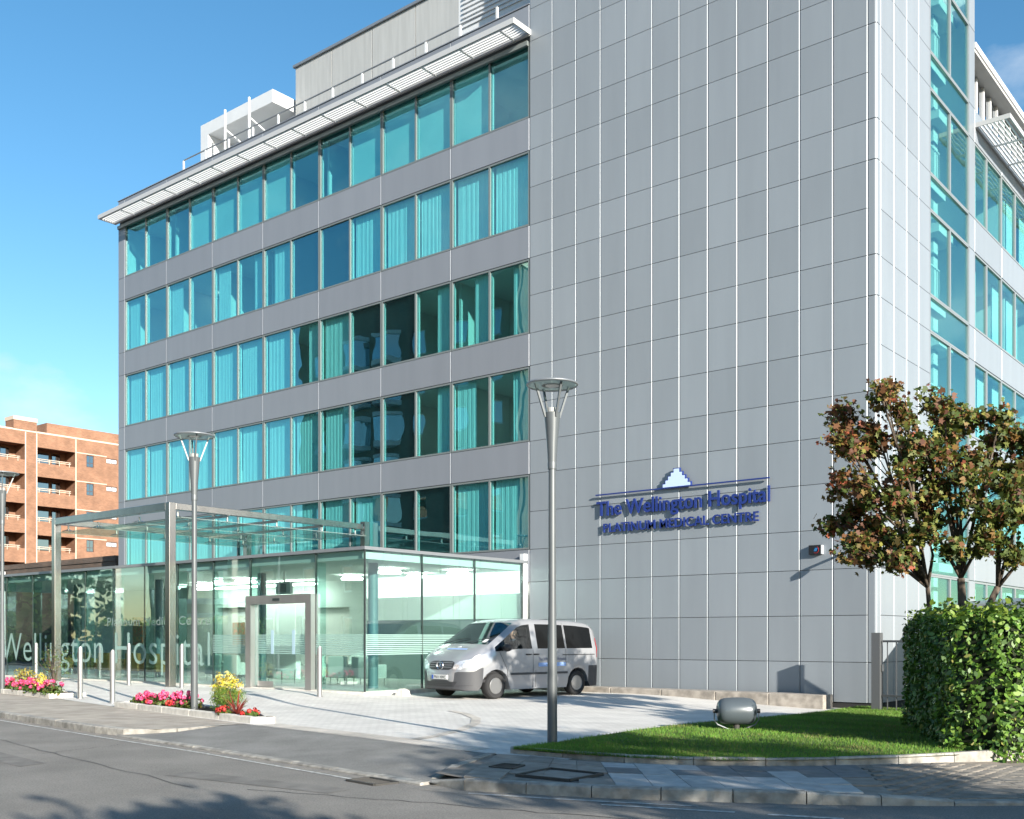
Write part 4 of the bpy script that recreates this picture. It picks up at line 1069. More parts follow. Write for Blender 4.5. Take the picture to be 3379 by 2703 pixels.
for z in FZ[:5]:
    for (a, b) in ((49.21, 53.06), (44.2, 48.1)):
        w = MB().box(XB_ - 1.99, XB_ - 1.93, a + 0.1, a + 2.2, z + 0.05, z + 1.30).build('window', M_wfr, apt)
        MB().box(XB_ - 1.925, XB_ - 1.91, a + 0.2, a + 2.1, z + 0.12, z + 1.22).build('pane', G_apt, w)
        d = MB().box(XB_ - 1.99, XB_ - 1.93, a + 2.4, a + 3.3, z - 0.0, z + 1.35).build('balcony_door', M_wfr, apt)
        MB().box(XB_ - 1.925, XB_ - 1.91, a + 2.48, a + 3.22, z + .1, z + 1.28).build('pane', G_apt, d)
        mb = MB()
        for h in (0.18, 0.34): mb.tube((XB_ + 0.02, a + .05, z + h), (XB_ + 0.02, b - .5, z + h), 0.035, n=6)
        for i in range(4): mb.tube((XB_ + 0.02, a + .2 + i * 1.0, z - .1), (XB_ + 0.02, a + .2 + i * 1.0, z + .34), 0.03, n=6)
        mb.build('balcony_rail', M_band, apt)
    w = MB().box(XB_ - 0.28, XB_ - 0.08, 54.18, 54.93, z + .18, z + 1.35).build('window', M_wfr, apt)
    for (a, b, c, d) in ((54.24, 54.53, .62, 1.28), (54.58, 54.87, .62, 1.28), (54.24, 54.53, .25, .55), (54.58, 54.87, .25, .55)):
        MB().box(XB_ - 0.078, XB_ - 0.07, a, b, z + c, z + d).build('pane', G_apt, w)
    w = MB().box(XB_ - 0.28, XB_ - 0.08, 56.29, 57.44, z + .81, z + 1.29).build('window', M_wfr, apt)
    for a, b in ((56.34, 56.84), (56.9, 57.39)): MB().box(XB_ - 0.078, XB_ - 0.07, a, b, z + .87, z + 1.23).build('pane', mat('white_pane', (0.6, 0.62, 0.62), 0.3), w)
# low dark brick building just beyond the pavilion
low = empty('low_brick_building', (-53, 30, 0), 'low dark brick building behind the left end of the pavilion', 'building')
MB().box(-60, -46.2, 27.0, 34, -0.4, 5.05).build('wall', M_brick2, low); MB().box(-60.05, -46.15, 26.95, 34.05, 5.05, 5.30).build('coping', M_brick2, low)
MB().box(-72, -57.0, 26.0, 26.9, 0, 4.95).build('white_fascia', M_white, low)

# ------------------------------------------------------------------ buildings across the road, seen mirrored in the glass
opp = empty('opposite_brick_building', (-62, -6, -0.6), 'tall brown brick building with white bays across the road, mirrored in the windows', 'building')
M_brick3 = brickmat('brown_brick', (0.20, 0.125, 0.085), (0.135, 0.085, 0.06), (0.22, 0.19, 0.16), patch=0.2)
opz = [(z, z + 1.7) for z in (1.0, 4.0, 7.0, 10.0, 13.0, 16.0, 19.0, 22.0)]
opu = [(-65.5, -64.2), (-54.5, -53.2), (-50.5, -49.2), (-47, -46)]
us = sorted(set([-67, -44.5] + [q for a in opu for q in a])); vv = sorted(set([-0.6, 26.5] + [q for a in opz for q in a]))
cells(lambda mb, a, b, c, d: mb.box(a, b, -4.3, -4.0, c, d), us, vv, lambda u, v: not (any(a < u < b for a, b in opu) and any(c < v < d for c, d in opz))).build('wall', M_brick3, opp)
MB().box(-67, -44.5, -16, -4.6, -0.6, 26.4).build('inner_wall', M_brick3, opp); MB().box(-67, -44.5, -16, -3.9, 26.5, 26.9).build('parapet', M_band, opp)
for a, b in opu:
    for c, d in opz:
        w = MB().box(a + .03, b - .03, -4.28, -4.16, c + .03, d - .03).build('window', M_white, opp); MB().box(a + .15, b - .15, -4.155, -4.14, c + .15, d - .15).build('pane', G_apt, w)
for u in (-61.5, -58.2):
    for c, d in opz:
        w = MB().prism([(u, -3.99), (u + 2.6, -3.99), (u + 2.1, -3.1), (u + .5, -3.1)], c - .35, c - .02).build('bay_sill', M_white, opp)
        MB().prism([(u, -3.99), (u + 2.6, -3.99), (u + 2.1, -3.1), (u + .5, -3.1)], d + .02, d + .3).build('bay_head', M_white, opp)
        MB().prism([(u + .1, -3.99), (u + 2.5, -3.99), (u + 2.05, -3.18), (u + .55, -3.18)], c, d).build('bay_glass', G_apt, opp)
opp2 = empty('opposite_low_building', (-24, -26, -0.6), 'buff brick terrace across the road behind the viewer, mirrored in the lobby glass', 'building')
M_brick4 = brickmat('buff_brick', (0.34, 0.27, 0.18), (0.26, 0.20, 0.14), (0.30, 0.27, 0.22), patch=0.2)
MB().box(-46, 2, -34, -22, -0.6, 9.5).build('wall', M_brick4, opp2)
MB().box(-46.2, 2.2, -34.2, -21.8, 9.5, 9.9).build('parapet', M_band, opp2)
for i in range(14):
    for z in (0.6, 3.6, 6.6):
        w = MB().box(-44.6 + i * 3.3, -43.0 + i * 3.3, -21.99, -21.92, z, z + 1.7).build('window', M_white, opp2)
        MB().box(-44.5 + i * 3.3, -43.1 + i * 3.3, -21.915, -21.9, z + .1, z + 1.6).build('pane', G_apt, w)
# ------------------------------------------------------------------ blue wall sign
M_blue = mat('sign_blue', (0.014, 0.032, 0.17), 0.35)
M_blues = mat('sign_pale', (0.50, 0.62, 0.85), 0.4)
sign = empty('wall_sign', (-15, YT, 4.6), 'blue raised lettering sign with stepped pyramid emblem on the tower', 'sign')
def wall_text(txt, x0, w, z, cap, bold):
    bm = text_mesh(txt, w, cap, 0.045, 1.0, bold)
    for vs, fs in letters(bm): MB().add([(x0 + x, YT - 0.045 + y, z + q) for x, y, q in vs], fs).build('letter', M_blue, sign)
    bm.free()
wall_text('The Wellington Hospital', -17.62, 5.44, 4.945, 0.405, 0.012)
wall_text('PLATINUM MEDICAL CENTRE', -17.38, 4.89, 4.46, 0.245, 0.012)
MB().box(-17.63, -12.18, YT - 0.115, YT - 0.07, 5.535, 5.57).build('bar', M_blue, sign)
PX0 = -14.925
st = [(0.455 - 0.0865 * i, 5.55 + (0 if i == 0 else 0.03 + 0.1 * i), 5.68 + 0.1 * i) for i in range(5)]   # half width, foot, head of each step
def pyramid(shr, y0, y1, m, name):
    poly = []
    for i, (hw, za, zb) in enumerate(st):
        poly += [(PX0 - hw + shr, za + (shr if i == 0 else -shr)), (PX0 - hw + shr, zb - shr)]
    pts = poly + [(2 * PX0 - x, z) for x, z in reversed(poly)]; n = len(pts)
    vs = [(x, y0, z) for x, z in pts] + [(x, y1, z) for x, z in pts]
    f = [tuple(range(n)), tuple(range(2 * n - 1, n - 1, -1))] + [((i + 1) % n, i, n + i, n + (i + 1) % n) for i in range(n)]
    o = MB().add(vs, f).build(name, m, sign)
    bm = bmesh.new(); bm.from_mesh(o.data); bmesh.ops.triangulate(bm, faces=[q for q in bm.faces if len(q.verts) > 4]); bmesh.ops.recalc_face_normals(bm, faces=bm.faces[:]); bm.to_mesh(o.data); bm.free()
pyramid(0.0, YT - 0.120, YT - 0.05, M_blue, 'emblem_border')
pyramid(0.022, YT - 0.124, YT - 0.119, M_blues, 'emblem_face')

# alarm box with its little coloured mark, and a camera on an arm
al = empty('alarm_box', (-10.85, YT - 0.05, 3.5), 'small black alarm box with red and blue mark on the tower', 'alarm box')
M_blk = mat('black_plastic', (0.012, 0.012, 0.014), 0.35)
MB().box(-11.11, -10.79, YT - 0.10, YT - 0.003, 3.50, 3.735).build('casing', M_blk, al)
MB().box(-10.789, -10.76, YT - 0.095, YT - 0.003, 3.505, 3.73).build('side', M_white, al)
mb = MB(); c0 = Vector((-10.92, 0, 3.615))
pts = [(c0.x + .075 * math.cos(t), c0.z + .085 * math.sin(t)) for t in [(-2.2 + 3.3 * i / 10) for i in range(11)]]
for (a, b), (c, d) in zip(pts, pts[1:]): mb.bar((a, YT - 0.103, b), (c, YT - 0.103, d), 0.004, 0.014, up=(0, 1, 0))
mb.build('red_mark', mat('mark_red', (0.55, 0.03, 0.04), 0.4), al)
mb = MB()
for i in range(3): mb.box(-10.97 + i * .012, -10.90 + i * .012, YT - 0.104, YT - 0.101, 3.585 + i * .03, 3.6 + i * .03)
mb.build('blue_mark', mat('mark_blue', (0.03, 0.25, 0.6), 0.4), al)
cc = empty('security_camera', (-9.9, YT - 0.05, 3.4), 'black security camera on a wall arm beside the tower corner', 'camera')
MB().box(-9.95, -9.75, YT - 0.03, YT - 0.003, 3.54, 3.74).build('bracket', M_cap, cc)
MB().tube((-9.85, YT - 0.03, 3.64), (-9.85, YT - 0.52, 3.62), 0.035, n=8).build('arm', M_cap, cc)
MB().obox((-9.85, YT - 0.56, 3.55), (0.8, -0.6, 0), (0.6, 0.8, 0), (0, 0, 1), 0.13, 0.055, 0.055).build('camera_body', M_blk, cc)

# ------------------------------------------------------------------ street lamps
M_pole = mat('lamp_grey', (0.105, 0.116, 0.122), 0.42, metal=0.2, var=0.05, vscale=3)
M_milk = frostmat('lamp_diffuser', (0.55, 0.56, 0.55), 0.55)
M_refl = mat('lamp_reflector', (0.55, 0.55, 0.53), 0.3, metal=0.4)
def lamp(x, y, z0, z1, label):
    e = empty('street_lamp', (x, y, z0), label, 'lamp', 'street lamps along the forecourt'); H = z1 - z0; s = H / 5.15
    P = lambda r, t: (r, t)
    MB().lathe((x, y, z0 - 0.1), [(0.072, 0), (0.070, 0.9 * s), (0.068, 1.1 * s), (0.054, 2.2 * s), (0.052, H - 1.22 * s + .1)], 20).build('pole', M_pole, e, smooth=True, autosmooth=30)
    MB().lathe((x, y, z0 + H - 1.24 * s), [(0.064, 0), (0.066, 0.09 * s), (0.064, 0.1 * s)], 20).build('collar', M_pole, e, smooth=True, autosmooth=30)
    MB().lathe((x, y, z0 + H - 1.14 * s), [(0.062, 0), (0.075, 0.25 * s), (0.115, 0.70 * s), (0.108, 0.705 * s), (0.09, 0.69 * s)], 20).build('cone', M_pole, e, smooth=True, autosmooth=30)
    MB().lathe((x, y, z0 + H - 0.46 * s), [(0.075, 0), (0.085, 0.09 * s), (0.07, 0.095 * s)], 16).build('lantern', M_refl, e)
    for i in range(4):
        t = math.pi / 4 + i * math.pi / 2 + 0.35; c, q = math.cos(t), math.sin(t)
        MB().bar((x + c * .11, y + q * .11, z0 + H - 0.5 * s), (x + c * .27 * s, y + q * .27 * s, z0 + H - 0.035), 0.028, 0.028).build('arm', M_pole, e)
    MB().lathe((x, y, z0 + H - 0.03), [(0.10, -0.02), (0.20, -0.012), (0.355 * s, -0.012), (0.37 * s, 0.0), (0.355 * s, 0.016), (0.12, 0.035), (0.02, 0.045)], 40).build('disc', M_milk, e, smooth=True, autosmooth=25)
    MB().lathe((x, y, z0 + H - 0.03), [(0.345 * s, -.012), (0.358 * s, -0.022), (0.374 * s, -0.004), (0.366 * s, 0.012), (0.35 * s, 0.0)], 40, cap=False).build('rim', M_cap, e, smooth=True)
    MB().lathe((x, y, z0 + H - 0.046), [(0.15, 0), (0.11, 0.0), (0.06, -0.02)], 40).build('reflector', M_refl, e)
    return e
lamp(-9.10, 12.07, -0.10, 5.04, 'tall grey street lamp with disc top at the near lawn corner')
lamp(-18.80, 12.74, -0.06, 5.58, 'grey street lamp with disc top rising from the flower bed')
lamp(-29.9, 14.02, -0.06, 6.05, 'grey street lamp with disc top cut by the left picture edge')

# ------------------------------------------------------------------ bollards with slanted tops
def bollard(x, y, h, label, group=None):
    z = gz(x, y); r = 0.062; n = 18
    vs = []; dx, dy = 0.94, -0.34
    for t in (0, 1):
        for i in range(n):
            a = 2 * math.pi * i / n; c, s = math.cos(a), math.sin(a)
            zz = z - 0.05 if t == 0 else z + h - 0.06 + (c * dx + s * dy) * 0.085
            vs.append((x + r * c, y + r * s, zz))
    fs = [(i, (i + 1) % n, n + (i + 1) % n, n + i) for i in range(n)] + [tuple(range(n - 1, -1, -1))]
    e = empty('bollard', (x, y, z), label, 'bollard', group)
    MB().add(vs, fs).build('post', M_steel, e, smooth=True, autosmooth=35)
    ring = [v for v in vs[n:]]; MB().add(ring, [tuple(range(n))]).build('slanted_cap', mat('satin_cap', (0.6, 0.62, 0.65), 0.25, metal=0.8), e)
    MB().lathe((x, y, z + 0.002), [(0.09, 0), (0.09, 0.012), (0.064, 0.014)], 18).build('base_ring', M_steel, e)
bollard(-25.50, 13.93, 1.30, 'steel bollard at the end of the left flower bed')
bollard(-23.27, 13.52, 1.24, 'steel bollard closest to the right flower bed')
bollard(-35.3, 17.7, 1.24, 'leftmost steel bollard behind the left flower bed by the glass')
bollard(-29.45, 17.65, 1.24, 'steel bollard against the glass between the two canopy posts')
bollard(-26.62, 17.62, 1.24, 'steel bollard just right of the thick canopy post')
bollard(-20.62, 17.62, 1.24, 'steel bollard right of the sliding doors')

# small stone stop beside the van, low granite wall along the tower foot
o = MB().add([(-19.90, 19.55, -.16), (-19.60, 19.55, -.16), (-19.60, 19.85, -.16), (-19.90, 19.85, -.16), (-19.87, 19.58, .02), (-19.63, 19.58, .02), (-19.63, 19.82, .02), (-19.87, 19.82, .02), (-19.80, 19.65, .07), (-19.70, 19.65, .07), (-19.70, 19.75, .07), (-19.80, 19.75, .07)],
         [(0, 3, 2, 1), (0, 1, 5, 4), (1, 2, 6, 5), (2, 3, 7, 6), (3, 0, 4, 7), (4, 5, 9, 8), (5, 6, 10, 9), (6, 7, 11, 10), (7, 4, 8, 11), (8, 9, 10, 11)]).build('stone_stop', M_stone)
tag(o, 'small pale stone block on the paving left of the van', 'stone block')
gw = empty('granite_wall', (-15, 25, -0.4), 'low rough granite wall along the foot of the tower', 'wall')
M_gran = mat('granite_wall_stone', (0.30, 0.27, 0.235), 0.8, var=0.3, vscale=5, bump=0.3, bscale=60, objvar=0.12, detail=9)
xs_ = [-20.2, -18.4, -16.7, -15.05, -13.4, -11.9, -10.45]
for a, b in zip(xs_, xs_[1:]):
    MB().box(a + 0.006, b - 0.006, 24.85, 25.45, -0.55, 0.0).build('stone', M_gran, gw, bevel=0.02)

# ------------------------------------------------------------------ floodlight in the grass
fx, fy = -8.15, 15.84; fz = lz(fx, fy); Rv = RIGHT
fl = empty('floodlight', (fx, fy, fz), 'round grey floodlight drum on a yoke in the lawn', 'floodlight')
M_fl1 = mat('floodlight_grey', (0.075, 0.092, 0.105), 0.30, metal=0.1)
c = Vector((fx, fy, fz + 0.30))
prof = [(0.03, -0.322), (0.10, -0.318), (0.155, -0.300), (0.192, -0.265), (0.212, -0.21), (0.222, -0.12), (0.225, 0), (0.222, 0.12), (0.212, 0.21), (0.192, 0.265), (0.155, 0.300), (0.10, 0.318), (0.03, 0.322)]
MB().lathe(c, prof, 32, Rv).build('drum', M_fl1, fl, smooth=True, autosmooth=50)
MB().lathe(c + FWD * 0.02 - Vector((0, 0, 0.07)), [(0.03, -0.25), (0.13, -0.24), (0.155, -0.2), (0.158, 0), (0.155, 0.2), (0.13, 0.24), (0.03, 0.25)], 24, Rv).build('lens_hood', M_blk, fl, smooth=True)
for s in (-1, 1):
    MB().tube(c + Rv * (s * 0.315), c + Rv * (s * 0.385), 0.035, n=12).build('pivot', M_blk, fl)
    p = c + Rv * (s * 0.365)
    MB().path([p, p - Vector((0, 0, .14)), p - Vector((0, 0, .22)) - Rv * (s * .05), Vector((fx, fy, fz + .0)) + Rv * (s * 0.13), Vector((fx, fy, fz - .02))], [.012] * 5, 6).build('yoke', M_cap, fl)
MB().tube((fx, fy, fz - 0.05), (fx, fy, fz + 0.12), 0.05, n=12).build('stake', M_iron, fl)

# ------------------------------------------------------------------ gate beside the tower corner, van behind the hedge
o = colgrid('side_yard', steps(-9.38, 8, 1.0), lambda x: 17.5 + max(0, -6 - x) * 1.6, lambda x: 60, 6, lambda x, y: -0.40, M_cross); tag(o, kind='structure')
gt = empty('side_gate', (-8.7, 24.9, -0.4), 'grey metal side gate and post between tower and hedge', 'gate')
MB().box(-9.16, -8.96, 24.55, 24.75, -0.4, 1.52).build('post', mat('gate_grey', (0.13, 0.135, 0.14), 0.5, metal=0.4), gt)
MB().box(-8.94, -8.90, 24.62, 24.68, 0.62, 0.78).build('hinge', M_steel, gt)
for z in (0.05, 1.32): MB().bar((-8.92, 24.65, z), (-6.9, 24.2, z), 0.04, 0.05).build('rail', MATS['gate_grey'], gt)
for i in range(9):
    t = (i + .5) / 9; MB().bar((-8.92 + 2.02 * t, 24.65 - .45 * t, -0.3), (-8.92 + 2.02 * t, 24.65 - .45 * t, 1.32), 0.02, 0.02, up=(1, 0, 0)).build('bar', MATS['gate_grey'], gt)

M_cream = mat('cream_paint', (0.66, 0.63, 0.56), 0.35)
rz = math.atan2(FWD.y, FWD.x) + 0.05
pvn = empty('parked_van', (-5.95, 26.6, -0.40), 'cream high roofed van parked behind the hedge', 'van', rz=rz)
sec = [(-0.95, 0.35), (-1.0, 0.6), (-1.0, 1.5), (-0.97, 2.35), (-0.93, 2.62), (-0.80, 2.70), (0, 2.73)]
half = [(-y if False else y, z) for y, z in sec]
full = sec + [(-y, z) for y, z in reversed(sec[:-1])]
n = len(full); vs = []
for x, k in ((-2.55, 0.94), (-2.48, 1.0), (2.2, 1.0), (2.5, 0.9)):
    vs += [(x, y * (0.97 + 0.03 * k), 0.35 + (z - 0.35) * (0.97 + 0.03 * k if k >= .9 else k)) for y, z in full]
fs = [(i * n + j, i * n + j + 1, (i + 1) * n + j + 1, (i + 1) * n + j) for i in range(3) for j in range(n - 1)] + [tuple(range(n - 1, -1, -1)), tuple(range(3 * n, 4 * n))]
fs += [(i * n + n - 1, i * n, (i + 1) * n, (i + 1) * n + n - 1) for i in range(3)]
MB().add(vs, fs).build('body', M_cream, pvn, local=True)
MB().box(-2.57, -2.552, -0.78, 0.78, 1.35, 2.2).build('rear_window', M_blk, pvn, local=True)
MB().box(-2.50, 2.2, -1.012, 1.012, 2.28, 2.34).build('gutter', M_cap, pvn, local=True)
for x in (-1.5, 1.55):
    for s in (-1, 1):
        MB().tube((x, s * 0.78, 0.33), (x, s * 1.0, 0.33), 0.33, n=20).build('wheel', M_blk, pvn, local=True)
# ------------------------------------------------------------------ silver minibus
VX, VY, VZ = -18.08, 22.12, -0.15
van = empty('minibus', (VX, VY, VZ), 'silver minibus with grey bumper waiting in front of the glass lobby', 'van', rz=math.radians(-98.1)); van.scale = (1.0, 1.18, 1.0)
M_silver = mat('silver_paint', (0.42, 0.43, 0.45), 0.20, metal=0.5, spec=0.6)
M_bump = mat('bumper_plastic', (0.050, 0.052, 0.057), 0.55, bump=0.05, bscale=200)
G_van = glassmat('van_glass', (0.62, 0.68, 0.68), base=0.015, power=0.03)
G_scr = glassmat('windscreen_glass', (0.34, 0.40, 0.42), base=0.10, power=0.16)
G_priv = mat('privacy_glass', (0.004, 0.005, 0.006), 0.12, spec=0.12)
M_rub = mat('tyre_rubber', (0.022, 0.022, 0.023), 0.85)
M_rim = mat('steel_rim', (0.30, 0.30, 0.30), 0.35, metal=0.7)
AX, WR, AR = 1.475, 0.335, 0.405
ZT = [(-2.36, 0.9), (-2.345, 1.35), (-2.31, 1.70), (-2.22, 1.90), (-2.0, 1.98), (-1.4, 2.03), (-.4, 2.06), (.2, 2.06), (.5, 2.03), (.72, 1.96), (1.62, 1.40), (1.8, 1.315), (2.05, 1.17), (2.18, 1.05), (2.27, 0.93), (2.33, 0.76), (2.345, 0.5)]
WW = [(-2.36, .80), (-2.30, .885), (-2.1, .93), (-1.6, .95), (1.2, .95), (1.7, .93), (2.0, .86), (2.15, .76), (2.25, .66), (2.32, .52), (2.345, .42)]
def ring(x):
    zt = interp(x, ZT); w = interp(x, WW); zb = 0.22
    for xa in (-AX, AX):
        d = abs(x - xa)
        if d < AR: zb = max(zb, WR + math.sqrt(AR * AR - d * d))
    if x > 2.2: zb = 0.22 + 0.05 * (x - 2.2) / 0.145
    z3 = min(0.80 - 0.10 * sstep(x, 1.88, 2.1), zt - 0.08); z3 = max(z3, zb + 0.015)
    belt = 1.27 - 0.06 * sstep(x, 0.6, 1.5)
    z4 = min(belt, zt - 0.17 if zt < 1.75 else 9)
    if zt < 1.0: z4 = min(z4, z3 + (zt - z3) * 0.35)
    tum = max(0.0, min(1.0, (zt - 1.3) / 0.75))
    z5 = max(zt - 0.15 if zt > 1.25 else zt - 0.10, z4 + 0.02); z6 = max(zt - 0.065, z5 + .008); z7 = zt - 0.022
    y5 = w - 0.015 - 0.115 * tum; y6 = y5 - 0.055; y7 = y6 - 0.075
    R_ = [(0, zb), (w - 0.12, zb), (w - 0.02, zb + 0.012), (w, z3), (w - 0.008, z4), (y5, z5), (y6, z6), (y7, z7), (y7 * 0.5, zt - 0.005), (0, zt)]
    return R_
XSN = sorted(set([-2.36, -2.345, -2.31, -2.26, -2.22, -2.1, -2.05, -1.96, -1.02, -0.96, -.5, 0.06, 0.20, 0.26, .5, .72, .86, 1.0, 1.15, 1.3, 1.45, 1.52, 1.62, 1.8, 1.95, 2.05, 2.12, 2.18, 2.23, 2.27, 2.30, 2.33, 2.345]
    + [-AX + AR * math.cos(math.pi * i / 8) * 0.999 for i in range(9)] + [AX + AR * math.cos(math.pi * i / 8) * 0.999 for i in range(9)]))
NR = 10
RG = [ring(x) for x in XSN]
LX = lambda x: x if x < 1.5 else 1.5 + (x - 1.5) * 1.12
P3 = lambda i, j, s: (LX(XSN[i]), s * RG[i][j][0], RG[i][j][1])
parts = {k: MB() for k in ('body', 'front_bumper', 'rear_bumper')}
allb = MB(); wins = {}
def wkey(xm, j):
    if j == 4:
        if -2.05 < xm < -1.02: return 'rear_side_window'
        if -0.96 < xm < 0.06: return 'middle_side_window'
        if 0.26 < xm < 1.52: return 'front_side_window'
    if j in (7, 8) and 0.72 < xm < 1.62: return 'windscreen'
    return None
for i in range(len(XSN) - 1):
    xm = (XSN[i] + XSN[i + 1]) / 2
    for j in range(NR - 1):
        for s in (-1, 1):
            q = [P3(i, j, s), P3(i + 1, j, s), P3(i + 1, j + 1, s), P3(i, j + 1, s)]
            f = (0, 1, 2, 3) if s < 0 else (3, 2, 1, 0)
            allb.add(q, [f])
            k = wkey(xm, j)
            if k:
                kk = (k, s if j == 4 else 0); wins.setdefault(kk, MB()).add(q, [f]); continue
            zone = 'body'
            if j <= 2 and xm > 1.86: zone = 'front_bumper'
            if j <= 2 and xm < -1.90: zone = 'rear_bumper'
            parts[zone].add(q, [f])
for i, s_ in ((0, 1), (len(XSN) - 1, -1)):      # close the tail and the nose
    pts = [P3(i, j, -1) for j in range(NR)] + [P3(i, j, 1) for j in range(NR - 2, 0, -1)]
    f = tuple(range(len(pts))); f = f if s_ < 0 else tuple(reversed(f))
    parts['rear_bumper' if i == 0 else 'front_bumper'].add(pts, [f]); allb.add(pts, [f])
def weld(o, ang=32):
    bm = bmesh.new(); bm.from_mesh(o.data); bmesh.ops.remove_doubles(bm, verts=bm.verts[:], dist=0.0006); bmesh.ops.recalc_face_normals(bm, faces=bm.faces[:])
    bm.to_mesh(o.data); bm.free(); o.data.polygons.foreach_set('use_smooth', [True] * len(o.data.polygons))
    try: o.data.set_sharp_from_angle(angle=math.radians(ang))
    except Exception: pass
for k, mm in (('body', M_silver), ('front_bumper', M_bump), ('rear_bumper', M_bump)): weld(parts[k].build(k, mm, van, local=True))
for (k, s), mb in wins.items(): weld(mb.build(k, G_scr if k == 'windscreen' else (G_van if (k == 'front_side_window' and s > 0) else G_priv), van, local=True))
BV = BVHTree.FromPolygons([Vector(v) for v in allb.v], allb.f)
def hit(o_, d):
    h = BV.ray_cast(Vector(o_), Vector(d)); return h[0]
from mathutils.geometry import delaunay_2d_cdt
def decal(name, poly, proj, m, off=0.006, sp=0.05, parent=van):
    """lay a flat outline onto the body. proj 'f': poly is (y,z) from the front, 's': (x,z) from the near side, 't': (x,y) from above"""
    P = [Vector(p) for p in poly]; n = len(P); bd = []
    for a, b in zip(P, P[1:] + P[:1]):
        k = max(1, int((b - a).length / sp)); bd += [a.lerp(b, i / k) for i in range(k)]
    nb = len(bd); x0 = min(p.x for p in P); x1 = max(p.x for p in P); y0 = min(p.y for p in P); y1 = max(p.y for p in P)
    ins = []
    xx = x0 + sp / 2
    while xx < x1:
        yy = y0 + sp / 2
        while yy < y1: ins.append(Vector((xx, yy))); yy += sp
        xx += sp
    r = delaunay_2d_cdt(bd + ins, [], [list(range(nb))], 1, 1e-5)
    vs = []
    for p in r[0]:
        if proj == 'f': o_, d = (4, p.x, p.y), (-1, 0, 0)
        elif proj == 's': o_, d = (p.x, 3, p.y), (0, -1, 0)
        else: o_, d = (p.x, p.y, 4), (0, 0, -1)
        h = hit(o_, d)
        if h is None:
            h = BV.find_nearest(Vector((2.2, p.x, p.y) if proj == 'f' else ((p.x, .9, p.y) if proj == 's' else (p.x, p.y, 1.2))))[0]
        vs.append(h - Vector(d) * off)
    o = MB().add(vs, r[2]).build(name, m, parent, local=True)
    bm = bmesh.new(); bm.from_mesh(o.data); bmesh.ops.recalc_face_normals(bm, faces=bm.faces[:])
    want = Vector((1, 0, 0)) if proj == 'f' else (Vector((0, 1, 0)) if proj == 's' else Vector((0, 0, 1)))
    if sum((f.normal.dot(want) for f in bm.faces)) < 0: bmesh.ops.reverse_faces(bm, faces=bm.faces[:])
    bm.to_mesh(o.data); bm.free(); return o
M_head = mat('headlight_lens', (0.75, 0.77, 0.80), 0.08, metal=0.55, var=0.25, vscale=14)
M_gril = mat('grille_dark', (0.03, 0.03, 0.033), 0.45)
M_chr = mat('emblem_chrome', (0.75, 0.76, 0.78), 0.18, metal=1.0)
for s in (-1, 1):
    decal('headlight', [(s * .40, .76), (s * .62, .755), (s * .80, .86), (s * .875, 1.02), (s * .72, 1.01), (s * .55, .965), (s * .42, .87)], 'f', M_head, 0.010, 0.04)
gr = decal('grille', [(-.40, .80), (-.30, .745), (.30, .745), (.40, .80), (.41, .93), (.30, .965), (-.30, .965), (-.41, .93)], 'f', M_gril, 0.006, 0.05)
for z in (.80, .855, .91): decal('grille_slat', [(-.37, z), (.37, z), (.37, z + .022), (-.37, z + .022)], 'f', mat('slat_grey', (0.22, 0.22, 0.23), 0.4, metal=0.4), 0.018, 0.06, gr)
hc = hit((4, 0, .86), (-1, 0, 0)); em = MB(); ex = hc.x + 0.045
n = 24
em.v = []; ringv = []
for rr_, dx in ((0.098, 0), (0.112, 0.0), (0.105, 0.014)):
    for i in range(n): ringv.append((ex + dx, rr_ * math.cos(2 * math.pi * i / n), .855 + rr_ * math.sin(2 * math.pi * i / n)))
em.add(ringv, [(i, (i + 1) % n, 2 * n + (i + 1) % n, 2 * n + i) for i in range(n)] + [(2 * n + i, 2 * n + (i + 1) % n, n + (i + 1) % n, n + i) for i in range(n)])
for a in (90, 210, 330):
    t = math.radians(a); d = Vector((0, math.cos(t), math.sin(t))); w = Vector((0, -math.sin(t), math.cos(t))) * 0.02; c_ = Vector((ex, 0, .855)); tip = c_ + d * .1
    em.add([c_ + w, c_ - w, tip, c_ + Vector((.016, 0, 0))], [(0, 2, 3), (2, 1, 3), (1, 0, 3)])
em.build('emblem', M_chr, gr, local=True)
plx = hit((4, 0, .56), (-1, 0, 0)).x + 0.02
pl = MB().box(plx - 0.03, plx, -0.26, 0.26, .505, .615).build('number_plate', mat('plate_white', (0.75, 0.75, 0.72), 0.4), van, local=True)
MB().box(plx + .0005, plx + .002, -.258, -.20, .508, .612).build('plate_band', mat('plate_blue', (0.02, 0.09, 0.45), 0.4), pl, local=True)
bm = text_mesh('PN11 NWC', 0.39, 0.078, 0.0, 1.0, 0.01)
MB().add([(plx + .003, -.175 + x, .52 + z) for x, y, z in [tuple(v.co) for v in bm.verts]], [tuple(v.index for v in f.verts) for f in bm.faces]).build('plate_lettering', M_blk, pl, local=True); bm.free()
ik = decal('lower_intake', [(-.46, .33), (.46, .33), (.54, .45), (-.54, .45)], 'f', M_gril, 0.006, 0.06)
for z in (.365, .41): decal('intake_bar', [(-.48, z), (.48, z), (.48, z + .016), (-.48, z + .016)], 'f', M_bump, 0.016, 0.06, ik)
for s in (-1, 1): decal('bumper_corner_line', [(s * .50, .335), (s * .80, .36), (s * .80, .375), (s * .50, .35)], 'f', M_gril, .006, .05)
